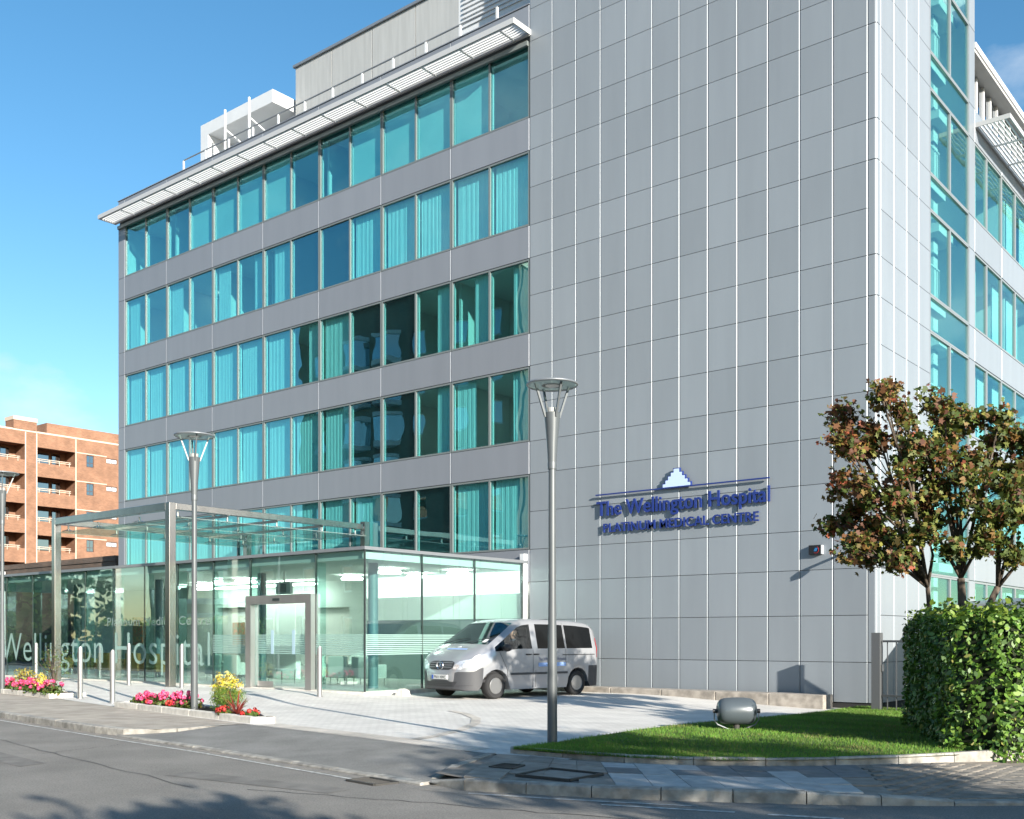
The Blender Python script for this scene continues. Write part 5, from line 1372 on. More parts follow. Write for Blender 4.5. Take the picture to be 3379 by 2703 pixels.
# door gaps, rubbing strip, rail, handles, lettering on the near side
M_gap = mat('door_gap', (0.03, 0.03, 0.032), 0.7)
sd = 's'
for poly in ([(.225, .24), (.237, .24), (.237, 1.24), (.225, 1.24)], [(1.13, .72), (1.142, .72), (1.40, 1.19), (1.385, 1.19)], [(-.99, .80), (-.98, .80), (-.98, 1.96), (-.99, 1.96)], [(1.06, .24), (1.072, .24), (1.142, .72), (1.13, .72)], [(0.13, .26), (0.14, .26), (.14, .7), (.13, .7)]):
    decal('door_gap', poly, sd, M_gap, 0.003, 0.06)
decal('rubbing_strip', [(-1.05, .60), (1.02, .60), (1.02, .655), (-1.05, .655)], sd, M_bump, 0.012, 0.08)
decal('slide_rail', [(-2.15, 1.09), (-.85, 1.09), (-.85, 1.11), (-2.15, 1.11)], sd, M_gap, 0.008, 0.08)
for xa in (0.12, 0.40):
    h = hit((xa, 3, 1.12), (0, -1, 0)); MB().box(xa - .085, xa + .085, h.y, h.y + .035, 1.105, 1.14).build('door_handle', M_blk, van, local=True, bevel=.008)
decal('tail_light', [(-2.345, 1.0), (-2.26, 1.0), (-2.22, 1.55), (-2.255, 1.55)], sd, mat('tail_red', (0.35, 0.012, 0.015), 0.25), 0.008, 0.05)
def side_text(txt, x1, w, z, cap, m):
    bm = text_mesh(txt, w, cap, 0.0)
    vs = []
    for v in bm.verts:
        x = x1 - v.co.x; q = z + v.co.z; h = hit((x, 3, q), (0, -1, 0)); vs.append((x, (h.y if h else .95) + .005, q))
    MB().add(vs, [tuple(v.index for v in f.verts) for f in bm.faces]).build('door_lettering', m, van, local=True); bm.free()
side_text('The Wellington Hospital', .04, 1.02, .955, .085, mat('van_lettering', (0.10, 0.12, 0.2), 0.5))
decal('door_lettering_panel', [(.04, .80), (-.98, .80), (-.98, .90), (.04, .90)], sd, mat('van_blue', (0.28, 0.42, 0.72), 0.4), 0.004, .08)
decal('bonnet_emblem', [(1.86, -.02), (1.86, .14), (1.78, .06)], 't', mat('van_white', (0.8, 0.82, 0.85), 0.4), .004, .05)
decal('bonnet_lettering', [(1.90, -.28), (1.90, .40), (1.96, .40), (1.96, -.28)], 't', MATS['van_blue'], .004, .05)
for s in (-1, 1):
    mb = MB(); mb.lathe((1.28, s * 1.07, 1.30), [(0.03, -.10), (.085, -.08), (.10, 0), (.085, .08), (.03, .10)], 14, (0.15, s, 0.05)); mr_ = mb.build('mirror', M_blk, van, local=True, smooth=True)
    MB().bar((1.30, s * .93, 1.26), (1.28, s * 1.0, 1.28), .05, .05).build('mirror_arm', M_blk, mr_, local=True)
for k_, (y0_, y1_) in enumerate(((-.62, -.02), (.10, .66))):
    MB().path([(1.64, y0_, 1.42), (1.50, (y0_ + y1_) / 2, 1.505), (1.42, y1_, 1.555)], [.010, .008, .006], 6).build('wiper', M_blk, van, local=True)
# wheels
for xa in (-AX, AX):
    for s in (-1, 1):
        wl = MB().lathe((xa, s * .80, WR), [(.20, -.10), (.30, -.105), (WR - .01, -.085), (WR, -.04), (WR, .04), (WR - .01, .085), (.30, .105), (.215, .10), (.20, .085)], 36, (0, s, 0)).build('wheel', M_rub, van, local=True, smooth=True, autosmooth=40)
        MB().lathe((xa, s * .80, WR), [(.214, .09), (.20, .10), (.185, .075), (.17, .045), (.13, .055), (.085, .075), (.06, .08), (.01, .082)], 30, (0, s, 0)).build('rim', M_rim, wl, local=True, smooth=True, autosmooth=40)
        hb = MB()
        for i in range(14):
            t = 2 * math.pi * i / 14; hb.tube((xa + .158 * math.cos(t), s * .848, WR + .158 * math.sin(t)), (xa + .158 * math.cos(t), s * .862, WR + .158 * math.sin(t)), .017, n=6)
        hb.build('rim_holes', M_blk, wl, local=True)
        MB().box(xa - .4, xa + .4, s * .62 - .02, s * .62 + .02, .25, .72).build('arch_liner', M_blk, van, local=True)
MB().box(-2.1, 2.0, -.62, .62, .30, .42).build('underbody', M_blk, van, local=True)
MB().box(-1.0, 1.9, -.84, .84, .43, .50).build('cabin_floor', M_gril, van, local=True)
MB().box(1.25, 1.75, -.80, .80, .5, 1.20).build('dashboard', M_gril, van, local=True, bevel=.05)
for y in (-.42, .42):
    MB().box(.20, .72, y - .25, y + .25, .50, .92).build('seat', M_gril, van, local=True, bevel=.05)
    MB().add([(.18, y - .25, .9), (.34, y - .25, .9), (.16, y - .22, 1.55), (.02, y - .22, 1.55), (.18, y + .25, .9), (.34, y + .25, .9), (.16, y + .22, 1.55), (.02, y + .22, 1.55)], [(0, 1, 2, 3), (7, 6, 5, 4), (1, 5, 6, 2), (0, 3, 7, 4), (3, 2, 6, 7), (0, 4, 5, 1)]).build('seat_back', M_gril, van, local=True, bevel=.04)
    MB().box(.02, .12, y - .13, y + .13, 1.6, 1.82).build('headrest', M_gril, van, local=True, bevel=.03)
MB().box(-.28, .70, -.735, -.715, .45, 1.88).box(.701, 1.3, -.735, -.715, .45, 1.38).build('cabin_trim', M_gril, van, local=True)
MB().box(-.28, .62, -.70, .70, 1.90, 1.93).build('roof_lining', M_gril, van, local=True)
MB().box(-.3, -.26, -.8, .8, .5, 1.9).build('bulkhead', M_gril, van, local=True)
sw_ = MB(); sw_.lathe((1.12, .42, 1.12), [(.17, -.012), (.19, -.012), (.19, .012), (.17, .012), (.17, -.012)], 24, (-.75, 0, .66), cap=False); sw_.build('steering_wheel', M_blk, van, local=True)
decal('tax_disc', [(1.42, .50), (1.55, .50), (1.55, .62), (1.42, .62)], 't', mat('paper_white', (0.8, 0.82, 0.82), 0.6), .004, .05)

# ------------------------------------------------------------------ person in the front seat
def skin_body(name, joints, bones, mats, assign, parent=None, loc=(0, 0, 0), rz=0, sub=2):
    me = bpy.data.meshes.new(name); me.from_pydata([j[0] for j in joints], bones, [])
    ob = bpy.data.objects.new(name, me); COL.objects.link(ob)
    md = ob.modifiers.new('skin', 'SKIN'); md.use_smooth_shade = True
    for i, j in enumerate(joints): me.skin_vertices[0].data[i].radius = (j[1], j[2] if len(j) > 2 else j[1])
    me.skin_vertices[0].data[0].use_root = True
    sb = ob.modifiers.new('sub', 'SUBSURF'); sb.levels = sub; sb.render_levels = sub
    bpy.context.view_layer.update(); dg = bpy.context.evaluated_depsgraph_get()
    m2 = bpy.data.meshes.new_from_object(ob.evaluated_get(dg)); bpy.data.objects.remove(ob)
    m2.materials.clear()
    for q in mats: m2.materials.append(q)
    for p in m2.polygons: p.material_index = assign(p.center); p.use_smooth = True
    o = bpy.data.objects.new(name, m2); COL.objects.link(o); o.location = loc; o.rotation_euler = (0, 0, rz)
    return o
M_skin = mat('skin', (0.55, 0.34, 0.25), 0.55); M_jumper = mat('dark_jumper', (0.025, 0.035, 0.035), 0.85); M_hair = mat('brown_hair', (0.07, 0.045, 0.03), 0.7); M_shirt = mat('pale_shirt', (0.45, 0.55, 0.62), 0.8)
J = [((.42, 0, .98), .16, .14), ((.36, 0, 1.18), .16, .12), ((.31, 0, 1.42), .17, .11), ((.31, 0, 1.52), .06, .055), ((.335, 0, 1.58), .055, .055), ((.355, 0, 1.665), .078, .10), ((.345, 0, 1.745), .076, .098), ((.34, 0, 1.79), .045, .06),
     ((.445, 0, 1.665), .016, .02), ((.415, 0, 1.60), .03, .03),
     ((.32, .20, 1.40), .065), ((.50, .27, 1.15), .05), ((.78, .20, 1.16), .036), ((.90, .15, 1.22), .03),
     ((.32, -.20, 1.40), .065), ((.50, -.27, 1.15), .05), ((.78, -.20, 1.16), .036), ((.90, -.15, 1.22), .03),
     ((.82, .12, 1.0), .08), ((1.0, .12, .62), .055), ((.82, -.12, 1.0), .08), ((1.0, -.12, .62), .055)]
Bn = [(0, 1), (1, 2), (2, 3), (3, 4), (4, 5), (5, 6), (6, 7), (5, 8), (4, 9), (2, 10), (10, 11), (11, 12), (12, 13), (2, 14), (14, 15), (15, 16), (16, 17), (0, 18), (18, 19), (0, 20), (20, 21)]
cz, sz_ = math.cos(math.radians(-98.1)), math.sin(math.radians(-98.1))
px_, py_ = 0.03, 0.47
per = skin_body('person', J, Bn, [M_jumper, M_skin, M_shirt], lambda c: 1 if (c.z > 1.535 or c.x > .84 and c.z > 1.1) else (2 if c.z > 1.485 and abs(c.y) < .08 else 0), loc=(VX + px_ * cz - py_ * sz_, VY + px_ * sz_ + py_ * cz, VZ - 0.02), rz=math.radians(-98.1))
tag(per, 'person in dark jumper seated at the front window of the minibus', 'person')
hr = MB(); hr.lathe((.325, 0, 1.70), [(.088, -.06), (.10, 0.0), (.098, .05), (.075, .10), (.03, .13), (.005, .135)], 18)
ho = hr.build('hair', M_hair, per, local=True, smooth=True); ho.rotation_euler = (0, -0.25, 0); ho.location = (.42, 0, -.07)
for s in (-1, 1): MB().lathe((.345, s * .082, 1.655), [(.012, -.012), (.026, 0), (.012, .012)], 8, (0.3, s, 0)).build('ear', M_skin, per, local=True, smooth=True)
# ------------------------------------------------------------------ trees
M_bark = mat('bark', (0.085, 0.065, 0.048), 0.9, var=0.4, vscale=14, bump=0.6, bscale=45, stretch=(1, 1, 0.3))
MAPLE = [((0.131, 0.144, 0.025), 5), ((0.088, 0.125, 0.022), 5), ((0.181, 0.131, 0.031), 3), ((0.206, 0.094, 0.035), 2.6), ((0.150, 0.062, 0.033), 2.0), ((0.263, 0.213, 0.044), 1.6), ((0.056, 0.088, 0.018), 3)]
GREEN = [((0.050, 0.095, 0.018), 3), ((0.075, 0.125, 0.022), 2), ((0.035, 0.07, 0.014), 2)]
def grow(base, limbs, levels, rr, spread=0.55, ratio=0.72, up=0.12):
    """limbs: list of (points, r0, r1). Returns list of (pts, radii) and tip positions"""
    segs = []; tips = []
    def rec(p, d, l, r, lv):
        k = 3; pts = [p]; rs = [r]; q = p.copy(); dd = d.copy()
        for i in range(k):
            dd = (dd + Vector((rr.gauss(0, .16), rr.gauss(0, .16), rr.gauss(0, .10) + up * .3))).normalized(); q = q + dd * (l / k); pts.append(q.copy()); rs.append(r * (1 - .45 * (i + 1) / k))
        segs.append((pts, rs))
        if lv <= 1: tips.extend(pts[1:])
        if lv == 0: return
        for i in range(rr.choice((2, 3, 3))):
            t = rr.choice((1, 2, 3)) if i else 3
            nd = (dd + Vector((rr.gauss(0, spread), rr.gauss(0, spread), rr.gauss(0, spread * .7) + up))).normalized()
            rec(pts[t], nd, l * ratio * rr.uniform(.8, 1.2), rs[t] * .8, lv - 1)
    for pts, r0, r1 in limbs:
        pts = [Vector(p) + Vector(base) for p in pts]; n = len(pts); segs.append((pts, [r0 + (r1 - r0) * i / (n - 1) for i in range(n)]))
        d = (pts[-1] - pts[-2]).normalized(); rec(pts[-1], d, 0.8 * levels[1], r1 * .9, levels[0])
        if n > 3:
            for j in range(2, n - 1):
                dv = Vector((rr.gauss(0, 1), rr.gauss(0, 1), .4)).normalized(); rec(pts[j], dv, .7 * levels[1], r1 * .6, levels[0] - 1)
    return segs, tips
def make_tree(name, base, limbs, levels, nleaf, lsize, palette, label, seed, trunk=None, bounds=None, shape=LEAF_MAPLE, sig=0.28, group=None, zmin=None):
    rr = random.Random(seed); segs, tips = grow(base, limbs, levels, rr)
    if bounds:
        c, rad = bounds; tips = [t for t in tips if ((t.x - c[0]) / rad[0]) ** 2 + ((t.y - c[1]) / rad[1]) ** 2 + ((t.z - c[2]) / rad[2]) ** 2 < 1.15]
    e = empty(name, base, label, 'tree', group)
    mb = MB()
    for pts, rs in segs: mb.path(pts, rs, 7 if rs[0] > .03 else 4)
    mb.build('trunk', M_bark, e, smooth=True)
    T = np.array([tuple(t) for t in tips]); n = nleaf
    idx = RNG.integers(0, len(T), n); P = T[idx] + RNG.normal(0, sig, (n, 3)) * np.array([1, 1, .8])
    if zmin: P[:, 2] = np.where(P[:, 2] < zmin, zmin + np.abs(P[:, 2] - zmin) * .7, P[:, 2])
    nr = RNG.normal(0, 1, (n, 3)) * .8 + np.array([0.45, -0.25, .55])
    V, F, C = leaves(P, nr, lsize, shape, palette, 0.16, droop=1.1, fold=.25)
    k = len(shape)
    tint = 1 + 0.18 * np.sin(T[idx][:, 0] * 3.1 + T[idx][:, 2] * 2.3) ; C = C * np.repeat(np.stack([tint, np.ones(n), np.ones(n)], 1), k, axis=0)
    me = arrmesh('crown', V - np.array(base), F, leafmat('tree_leaf', 0.30, 0.7), np.clip(C, 0, 1))
    o = bpy.data.objects.new('crown', me); COL.objects.link(o); o.parent = e
    return e
R3 = RIGHT; F3 = FWD
def rel(r, f, z): return tuple((R3 * r + F3 * f + Vector((0, 0, z))) * 0.86)
tb_ = (-5.35, 18.45, -0.35)
MPP = 17.8 / 2231.0                             # metres per picture unit at the tree's distance
def lobe_tree(name, base, lobes, label, nleaf, lsize):
    """open crown: leaf clusters on twigs gathered into uneven lobes, each fed by a limb"""
    rr = random.Random(31); e = empty(name, base, label, 'tree'); B = Vector(base); mb = MB(); cl = []; red = []
    def W(r, f, z): return B + R3 * r + F3 * f + Vector((0, 0, z))
    stems = [[W(0, 0, 0), W(-.05, 0, 1.2), W(-.22, .1, 1.75), W(-.50, .1, 2.15), W(-.58, 0, 2.6)], [W(.02, 0, 0), W(.0, .05, 1.3), W(.06, .1, 2.0), W(.02, .1, 2.75)],
             [W(.08, 0, 0), W(.16, .1, 1.4), W(.36, .1, 2.0), W(.66, .15, 2.6)], [W(.14, 0, 0), W(.42, -.15, 1.3), W(.80, -.2, 1.95), W(1.15, -.2, 2.35), W(1.7, -.2, 2.5)]]
    rad = [(.075, .035), (.115, .06), (.095, .05), (.10, .045)]
    for st_, (r0, r1) in zip(stems, rad): mb.path(st_, [r0 + (r1 - r0) * i / (len(st_) - 1) for i in range(len(st_))], 8)
    for (x, y, rx, ry, rd) in lobes:
        c = Vector(((x - 2022) * MPP, rr.uniform(-.5, .5), 1.4 + (1343 - y - 24) * MPP - base[2])); rx *= MPP; ry *= MPP
        C3 = W(c.x, c.y, c.z)
        st_ = min(stems, key=lambda q: (q[-1] - C3).length); s0 = st_[-1]
        mid = s0.lerp(C3, .5) + Vector((rr.gauss(0, .08), rr.gauss(0, .08), .12)); mb.path([s0, mid, C3], [.034, .024, .014], 6)
        for k in range(max(5, int(rx * ry * 42))):
            u = Vector((rr.gauss(0, 1), rr.gauss(0, 1), rr.gauss(0, 1))).normalized() * (rr.random() ** .45)
            p = C3 + R3 * (u.x * rx) + F3 * (u.y * max(rx, ry)) + Vector((0, 0, u.z * ry))
            q = mid.lerp(C3, rr.uniform(.2, 1)); mb.path([q, q.lerp(p, .55) + Vector((0, 0, rr.uniform(-.02, .08))), p], [.011, .008, .004], 4)
            cl.append((p, rr.uniform(.6, 1.35))); red.append(rd)
    mb.build('trunk', M_bark, e, smooth=True)
    T = np.array([tuple(p) for p, w in cl]); wt = np.array([w for p, w in cl]); n = nleaf; RD = np.array(red)
    idx = RNG.choice(len(T), n, p=wt / wt.sum()); P = T[idx] + RNG.normal(0, 1, (n, 3)) * np.array([.105, .105, .085])
    nr = RNG.normal(0, 1, (n, 3)) * .75 + np.array([0.5, -0.3, .5])
    hot = RNG.uniform(0, 1, n) < RD[idx] * .75
    sz = lsize * RNG.choice([.6, .85, 1.0, 1.2], n)
    V, F, C = leaves(P, nr, sz, LEAF_MAPLE, MAPLE_G, .2, droop=1.2, fold=.3)
    V2, F2, C2 = leaves(P[:10], nr[:10], sz[:10], LEAF_MAPLE, MAPLE_R, .2)
    k = len(LEAF_MAPLE); w = np.array([q[1] for q in MAPLE_R]); pr = np.array([q[0] for q in MAPLE_R])[RNG.choice(len(MAPLE_R), n, p=w / w.sum())] * (1 + RNG.uniform(-.3, .3, (n, 1)))
    C = np.where(np.repeat(hot, k)[:, None], np.repeat(pr, k, axis=0), C)
    me = arrmesh('crown', V - np.array(base), F, leafmat('tree_leaf', 0.32, 0.62), np.clip(C, 0, 1)); o = bpy.data.objects.new('crown', me); COL.objects.link(o); o.parent = e
    return e
MAPLE_G = [((0.120, 0.140, 0.022), 5), ((0.080, 0.115, 0.020), 5), ((0.190, 0.185, 0.035), 2.2), ((0.055, 0.085, 0.016), 4), ((0.15, 0.115, 0.03), 1.5)]
MAPLE_R = [((0.190, 0.085, 0.035), 3), ((0.135, 0.055, 0.030), 3), ((0.25, 0.14, 0.035), 2), ((0.17, 0.11, 0.03), 2), ((0.28, 0.07, 0.03), .8)]
lobe_tree('maple_tree', tb_, [(1835, 838, 55, 32, .75), (1790, 862, 35, 30, .8), (1765, 925, 42, 26, .9), (1850, 915, 60, 42, .6), (1905, 885, 45, 36, .5), (1975, 840, 50, 34, .45), (2030, 850, 50, 36, .35),
    (1945, 935, 70, 50, .5), (2030, 935, 75, 55, .35), (2110, 880, 60, 45, .45), (2140, 960, 60, 60, .4), (1800, 990, 40, 30, .85), (1860, 1010, 65, 52, .5), (1945, 1030, 80, 60, .3), (2040, 1035, 75, 60, .25),
    (2125, 1060, 60, 50, .25), (1790, 1060, 50, 34, .7), (1850, 1100, 70, 45, .45), (1935, 1115, 70, 42, .25), (1800, 1140, 55, 30, .7), (1870, 1160, 45, 25, .5), (2190, 900, 60, 60, .4), (2210, 1020, 70, 70, .3), (2060, 1120, 45, 25, .2), (2150, 1135, 50, 30, .2)],
    'autumn maple with green and rust leaves rising behind the hedge', 14500, 0.106)
# street trees to the right of the view; their shade falls across road, lawn and van
def street_tree(x, y, h, cr, seed, label, n=5200):
    b = (x, y, -0.3); rr = random.Random(seed); lm = []
    for i in range(6):
        a = i * 1.05 + rr.uniform(-.3, .3); s = cr * .42
        lm.append(([(0, 0, 0), (0.03, 0.02, h * .22), (math.cos(a) * s * .3, math.sin(a) * s * .3, h * .42), (math.cos(a) * s, math.sin(a) * s, h * (.55 + .06 * (i % 3)))], .15, .05))
    make_tree('street_tree', b, lm, (3, cr * .33), n, 0.26, GREEN, label, seed, shape=LEAF_OVAL, sig=cr * .14, group='street trees right of the view')
street_tree(10.2, 5.2, 8.0, 2.9, 5, 'leafy street tree shading the near lawn corner from the right')
street_tree(6.5, -0.25, 6.6, 1.7, 6, 'leafy street tree shading the road from the right')
street_tree(17.0, 2.6, 9.2, 2.6, 9, 'leafy street tree farther along the right pavement')
street_tree(1.9, 15.2, 5.6, 1.7, 8, 'small leafy tree behind the right end of the hedge', 3000)

# ------------------------------------------------------------------ laurel hedge
LAUREL = [((0.081, 0.169, 0.022), 4), ((0.115, 0.223, 0.027), 3), ((0.051, 0.115, 0.019), 3), ((0.169, 0.270, 0.041), 1.4), ((0.270, 0.270, 0.068), .35)]
def hedge(name, poly, z0, h, n, label, lsize=0.082, seed=0, bulge=0.10):
    """clipped hedge on a footprint: leaves through a thin skin of its volume over a dark twiggy core"""
    cx = sum(p[0] for p in poly) / len(poly); cy = sum(p[1] for p in poly) / len(poly)
    e = empty(name, (cx, cy, z0), label, 'hedge'); P = [Vector(p) for p in poly]; m = len(P)
    core = [tuple(Vector((cx, cy)) + (p - Vector((cx, cy))) * .86) for p in P]
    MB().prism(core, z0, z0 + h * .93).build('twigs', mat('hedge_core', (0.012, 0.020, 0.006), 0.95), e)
    A = []; per = [(P[i], P[(i + 1) % m]) for i in range(m)]; ar = [(b - a).length * h for a, b in per]
    xs = [p.x for p in P]; ys = [p.y for p in P]; area = abs(sum(a.x * b.y - b.x * a.y for a, b in per)) / 2
    tot = sum(ar) + area; pts = []; nrm = []
    sg = 1 if sum(a.x * b.y - b.x * a.y for a, b in per) > 0 else -1
    for (a, b), q in zip(per, ar):
        k = int(n * q / tot); t = RNG.uniform(0, 1, k); z = RNG.uniform(0.02, 1, k); d = (b - a).normalized(); no = Vector((d.y, -d.x)) * sg
        prof = bulge * (np.sin(np.pi * np.clip(z, 0, 1)) * .8 - .35) + 0.05 * np.sin(t * 9 + z * 7) + 0.04 * np.sin(t * 23 + z * 13)
        dep = prof - np.abs(RNG.normal(0, .09, k))
        pts.append(np.stack([a.x + (b.x - a.x) * t + no.x * dep, a.y + (b.y - a.y) * t + no.y * dep, z0 + z * h], 1))
        nn = np.tile(np.array([no.x, no.y, .35]), (k, 1)) + RNG.normal(0, .7, (k, 3)); nrm.append(nn)
    k = int(n * area / tot * 1.2); got = []
    while len(got) < k:
        x = RNG.uniform(min(xs), max(xs)); y = RNG.uniform(min(ys), max(ys)); ins = False
        for a, b in per:
            if (a.y > y) != (b.y > y) and x < (b.x - a.x) * (y - a.y) / (b.y - a.y) + a.x: ins = not ins
        if ins: got.append((x, y, z0 + h + RNG.normal(0, .05) + .05 * math.sin(x * 5) * math.sin(y * 4)))
    pts.append(np.array(got)); nrm.append(np.tile([0, 0, 1.0], (k, 1)) + RNG.normal(0, .5, (k, 3)))
    # young shoots standing up along the top
    sh = np.array(got)[RNG.integers(0, k, k // 5)]; hh = RNG.uniform(0, .22, len(sh)); sh[:, 2] += hh; pts.append(sh); nrm.append(RNG.normal(0, 1, (len(sh), 3)) + [0, 0, .6])
    PP = np.concatenate(pts); NN = np.concatenate(nrm)
    V, F, C = leaves(PP, NN, lsize * RNG.choice([.6, .8, 1.0, 1.3], len(PP)), LEAF_OVAL * np.array([1, 1.25]), LAUREL, .12, droop=.3, fold=.22)
    ym = np.repeat(np.concatenate([np.zeros(len(PP) - len(sh), bool), np.ones(len(sh), bool)]), 6); C[ym] = C[ym] * .6 + np.array([.10, .12, .01])
    me = arrmesh('foliage', V - np.array([cx, cy, z0]), F, leafmat('laurel_leaf', .2, .5), np.clip(C, 0, 1)); o = bpy.data.objects.new('foliage', me); COL.objects.link(o); o.parent = e; tag(o, kind='stuff')
    return e
hedge('laurel_hedge', [(-6.75, 19.75), (-5.05, 15.9), (-4.42, 14.65), (-3.75, 14.55), (-1.2, 17.6), (-2.0, 20.2), (-4.2, 21.0)], -0.25, 1.92, 33000, 'tall clipped laurel hedge at the right edge behind the lawn')
hedge('privet_hedge', [(-60, 4.2), (-46, 3.2), (-46, 2.0), (-60, 3.0)], -0.3, 2.6, 5000, 'clipped hedge across the road, mirrored in the lobby glass', .16)
hedge('tree_belt', [(-72, 3.5), (-70, -3.5), (-98, 4), (-126, 12), (-128, 17)], -0.4, 6.5, 9000, 'belt of green trees along the far left of the road, mirrored in the lobby glass', .62, bulge=.9)
og = MB().add([(-62, 3.0, -.14), (-44, 1.7, -.14), (-44, 5.6, -.14), (-62, 7.2, -.14)], [(0, 1, 2, 3)]).build('verge', M_turf); tag(og, kind='structure')

# ------------------------------------------------------------------ flower beds
def bed(name, poly, label):
    """raised bed: stone edging with soil"""
    e = empty(name, (sum(p[0] for p in poly) / len(poly), sum(p[1] for p in poly) / len(poly), -.2), label, 'flower bed')
    P = [Vector(p) for p in poly]
    for a, b in zip(P, P[1:] + P[:1]):
        L_ = (b - a).length; k = max(1, int(round(L_ / 1.25)))
        d = (b - a).normalized(); no = Vector((-d.y, d.x))
        for i in range(k):
            p = a + d * (L_ * i / k + .006) + no * .075; q = a + d * (L_ * (i + 1) / k - .006) + no * .075
            MB().bar((p.x, p.y, -.14), (q.x, q.y, -.14), .15, .22).build('edging_stone', M_stone, e, bevel=.012)
    c = sum(P, Vector((0, 0))) / len(P)
    MB().prism([tuple(c + (p - c) * .97) for p in P], -.25, -.062).build('soil', M_soil, e)
    return e
bed('flower_bed', [(-22.0, 12.82), (-15.75, 11.86), (-15.45, 12.15), (-16.6, 12.85), (-21.8, 14.0)], 'stone edged flower bed around the lamp right of the bollards')
bed('flower_bed', [(-38, 15.1), (-29.6, 13.92), (-26.35, 13.55), (-26.15, 14.45), (-38, 16.3)], 'stone edged flower bed at the left picture edge')
PINK = [((0.80, 0.085, 0.24), 4), ((0.85, 0.16, 0.34), 3), ((0.72, 0.04, 0.13), 2)]
GLEAF = [((0.075, 0.125, 0.02), 3), ((0.05, 0.09, 0.015), 2), ((0.13, 0.10, 0.02), 1.2)]
def geranium(x, y, z, h, r, label, group, pal=PINK, seed=0, lp=GLEAF):
    e = empty('flowering_plant', (x, y, z), label, 'plant', group); n = 170
    d = RNG.normal(0, 1, (n, 3)); d /= np.linalg.norm(d, axis=1, keepdims=True); d[:, 2] = np.abs(d[:, 2]); q = d * RNG.uniform(.45, 1, (n, 1)) * np.array([r, r, h * .8])
    V, F, C = leaves(q, d + RNG.normal(0, .4, (n, 3)), .065, LEAF_OVAL * np.array([1, 1.7]), lp, .15)
    me = arrmesh('leaves', V, F, leafmat('leaf', .28, .5), C); o = bpy.data.objects.new('leaves', me); COL.objects.link(o); o.parent = e; tag(o, kind='stuff')
    k = RNG.integers(6, 10); bp = RNG.normal(0, 1, (k, 3)); bp /= np.linalg.norm(bp, axis=1, keepdims=True); bp[:, 2] = np.abs(bp[:, 2]) * .7 + .35; bp = bp * np.array([r * .95, r * .95, h])
    m = 22; pp = np.repeat(bp, m, axis=0); dd = RNG.normal(0, 1, (k * m, 3)); dd /= np.linalg.norm(dd, axis=1, keepdims=True)
    V, F, C = leaves(pp + dd * .045, dd, .042, LEAF_OVAL * np.array([1, 2.0]), pal, .14)
    me = arrmesh('blossoms', V, F, leafmat('petal', .3, .6), C); o = bpy.data.objects.new('blossoms', me); COL.objects.link(o); o.parent = e; tag(o, kind='stuff')
    mb = MB()
    for b in bp[:5]: mb.path([(0, 0, 0), (b[0] * .5, b[1] * .5, b[2] * .6), tuple(b * .95)], [.008, .006, .004], 4)
    mb.build('stems', MATS['turf'], e, local=True)
for i in range(9):
    geranium(-21.45 + i * .30 + random.uniform(-.05, .05), 13.08 - i * .045 + random.uniform(-.05, .22), -.06, random.uniform(.22, .33), random.uniform(.20, .26), ORDN[i] + ' pink geranium from the left in the bed left of the lamp', 'pink geraniums in the right bed')
for i in range(13):
    geranium(-30.4 + i * .33 + random.uniform(-.06, .06), 14.28 - i * .045 + random.uniform(-.05, .25), -.06, random.uniform(.24, .36), random.uniform(.22, .30), ORDN[i] + ' pink geranium from the left in the bed at the left edge', 'pink geraniums in the left bed')
YEL = [((0.62, 0.48, 0.06), 4), ((0.68, 0.58, 0.20), 3), ((0.45, 0.42, 0.04), 1.5)]
def shrub(name, x, y, z, r, h, pal, label, n, ls, shape=LEAF_OVAL):
    e = empty(name, (x, y, z), label, 'shrub'); mb = MB(); rr = random.Random(int(abs(x) * 100))
    tips = []
    for i in range(14):
        a = rr.uniform(0, 6.28); q = rr.uniform(.3, 1); t = Vector((math.cos(a) * r * q * .9, math.sin(a) * r * q * .9, h * rr.uniform(.55, .95))); mb.path([(0, 0, 0), tuple(t * .5 + Vector((0, 0, .04))), tuple(t)], [.012, .009, .004], 4); tips.append(t)
    mb.build('stems', M_bark, e, local=True)
    d = RNG.normal(0, 1, (n, 3)); d /= np.linalg.norm(d, axis=1, keepdims=True); rad = RNG.uniform(.55, 1, (n, 1)) * (1 + .18 * np.sin(d[:, :1] * 7 + d[:, 1:2] * 5))
    q = d * rad * np.array([r, r, h * .5]) + np.array([0, 0, h * .52])
    V, F, C = leaves(q, d + RNG.normal(0, .5, (n, 3)), ls, shape, pal, .14)
    me = arrmesh('foliage', V, F, leafmat('leaf', .28, .5), np.clip(C, 0, 1)); o = bpy.data.objects.new('foliage', me); COL.objects.link(o); o.parent = e; tag(o, kind='stuff')
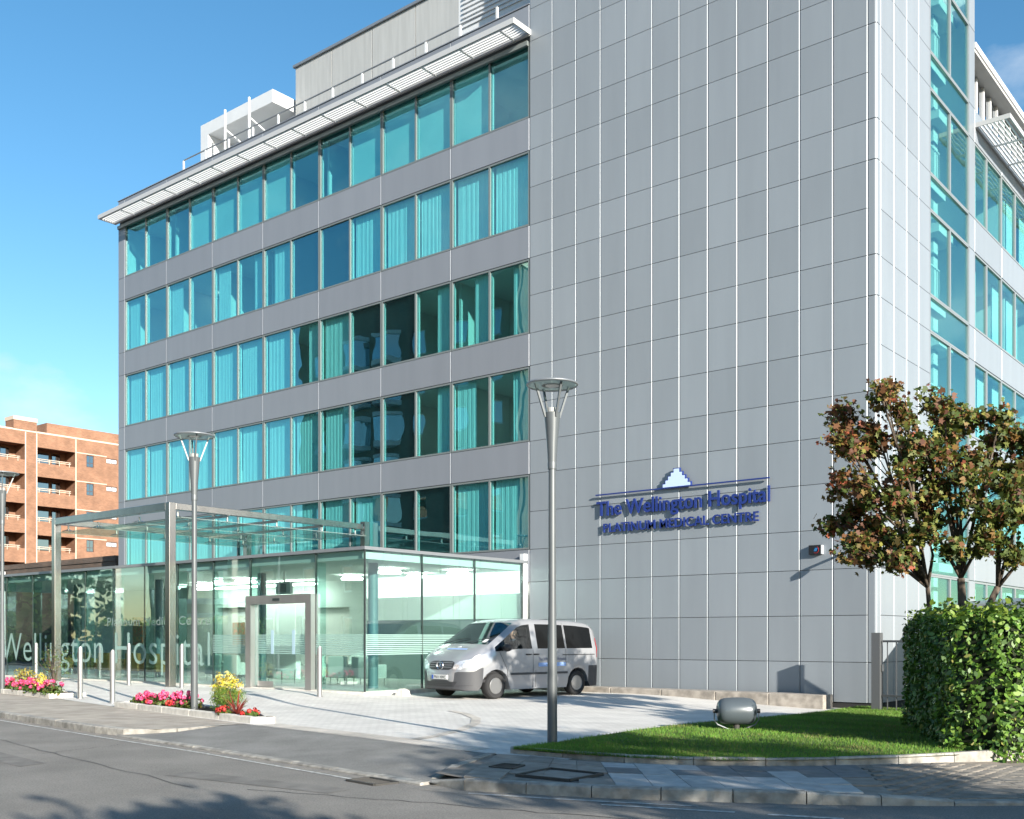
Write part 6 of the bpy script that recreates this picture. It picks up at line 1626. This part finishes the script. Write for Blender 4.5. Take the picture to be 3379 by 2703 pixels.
shrub('yellow_shrub', -18.15, 13.05, -.06, .31, .78, YEL, 'bright yellow leaved shrub right of the flower bed lamp', 900, .075)
shrub('green_shrub', -17.45, 12.55, -.06, .36, .55, [((.10, .19, .02), 3), ((.15, .24, .03), 2), ((.07, .13, .02), 2)], 'feathery green shrub in front of the yellow one', 1700, .07, LEAF_OVAL * np.array([1.5, .25]))
shrub('yellow_shrub', -27.6, 13.98, -.06, .24, .52, YEL, 'small yellow green plant among the left bed geraniums', 400, .06)
shrub('yellow_shrub', -29.8, 14.6, -.06, .3, .62, [((.45, .38, .06), 2), ((.4, .25, .05), 1), ((.2, .22, .04), 2)], 'pale yellow plant at the far end of the left bed', 400, .07)
shrub('rose_bush', -30.0, 15.6, -.06, .55, 1.35, GLEAF, 'thin leggy rose bush between left bed and glass', 420, .055)
cd = empty('cordyline', (-16.75, 12.28, -.06), 'spiky red cordyline at the end of the right flower bed', 'plant')
M_cord = mat('cordyline_red', (0.22, 0.035, 0.025), 0.5, var=.3, vscale=5)
rr = random.Random(4)
for i in range(20):
    a = i * 2.4 + rr.uniform(-.2, .2); el = rr.uniform(.35, 1.35); L_ = rr.uniform(.42, .66); d = Vector((math.cos(a) * math.cos(el), math.sin(a) * math.cos(el), math.sin(el))); s = d.cross(Vector((0, 0, 1))).normalized() * .014
    p0 = Vector((0, 0, 0)); p1 = d * L_ * .5; p2 = d * L_ + Vector((0, 0, -.10 * math.cos(el)))
    MB().add([p0 - s, p0 + s, p1 - s * 1.2, p1 + s * 1.2, p2], [(0, 1, 3, 2), (2, 3, 4)]).build('blade', M_cord, cd, local=True)
for k, (x, y) in enumerate(((-16.2, 12.18), (-17.0, 12.2), (-19.6, 12.75), (-20.6, 12.95))):
    geranium(x, y, -.06, .13, .17, ['low red bedding plant at the tip of the right bed', 'low red bedding plant at the foot of the cordyline', 'low red bedding plant just left of the flower bed lamp', 'low red bedding plant among the right bed geraniums'][k], 'low bedding plants', [((.5, .03, .03), 3), ((.55, .08, .05), 2)])
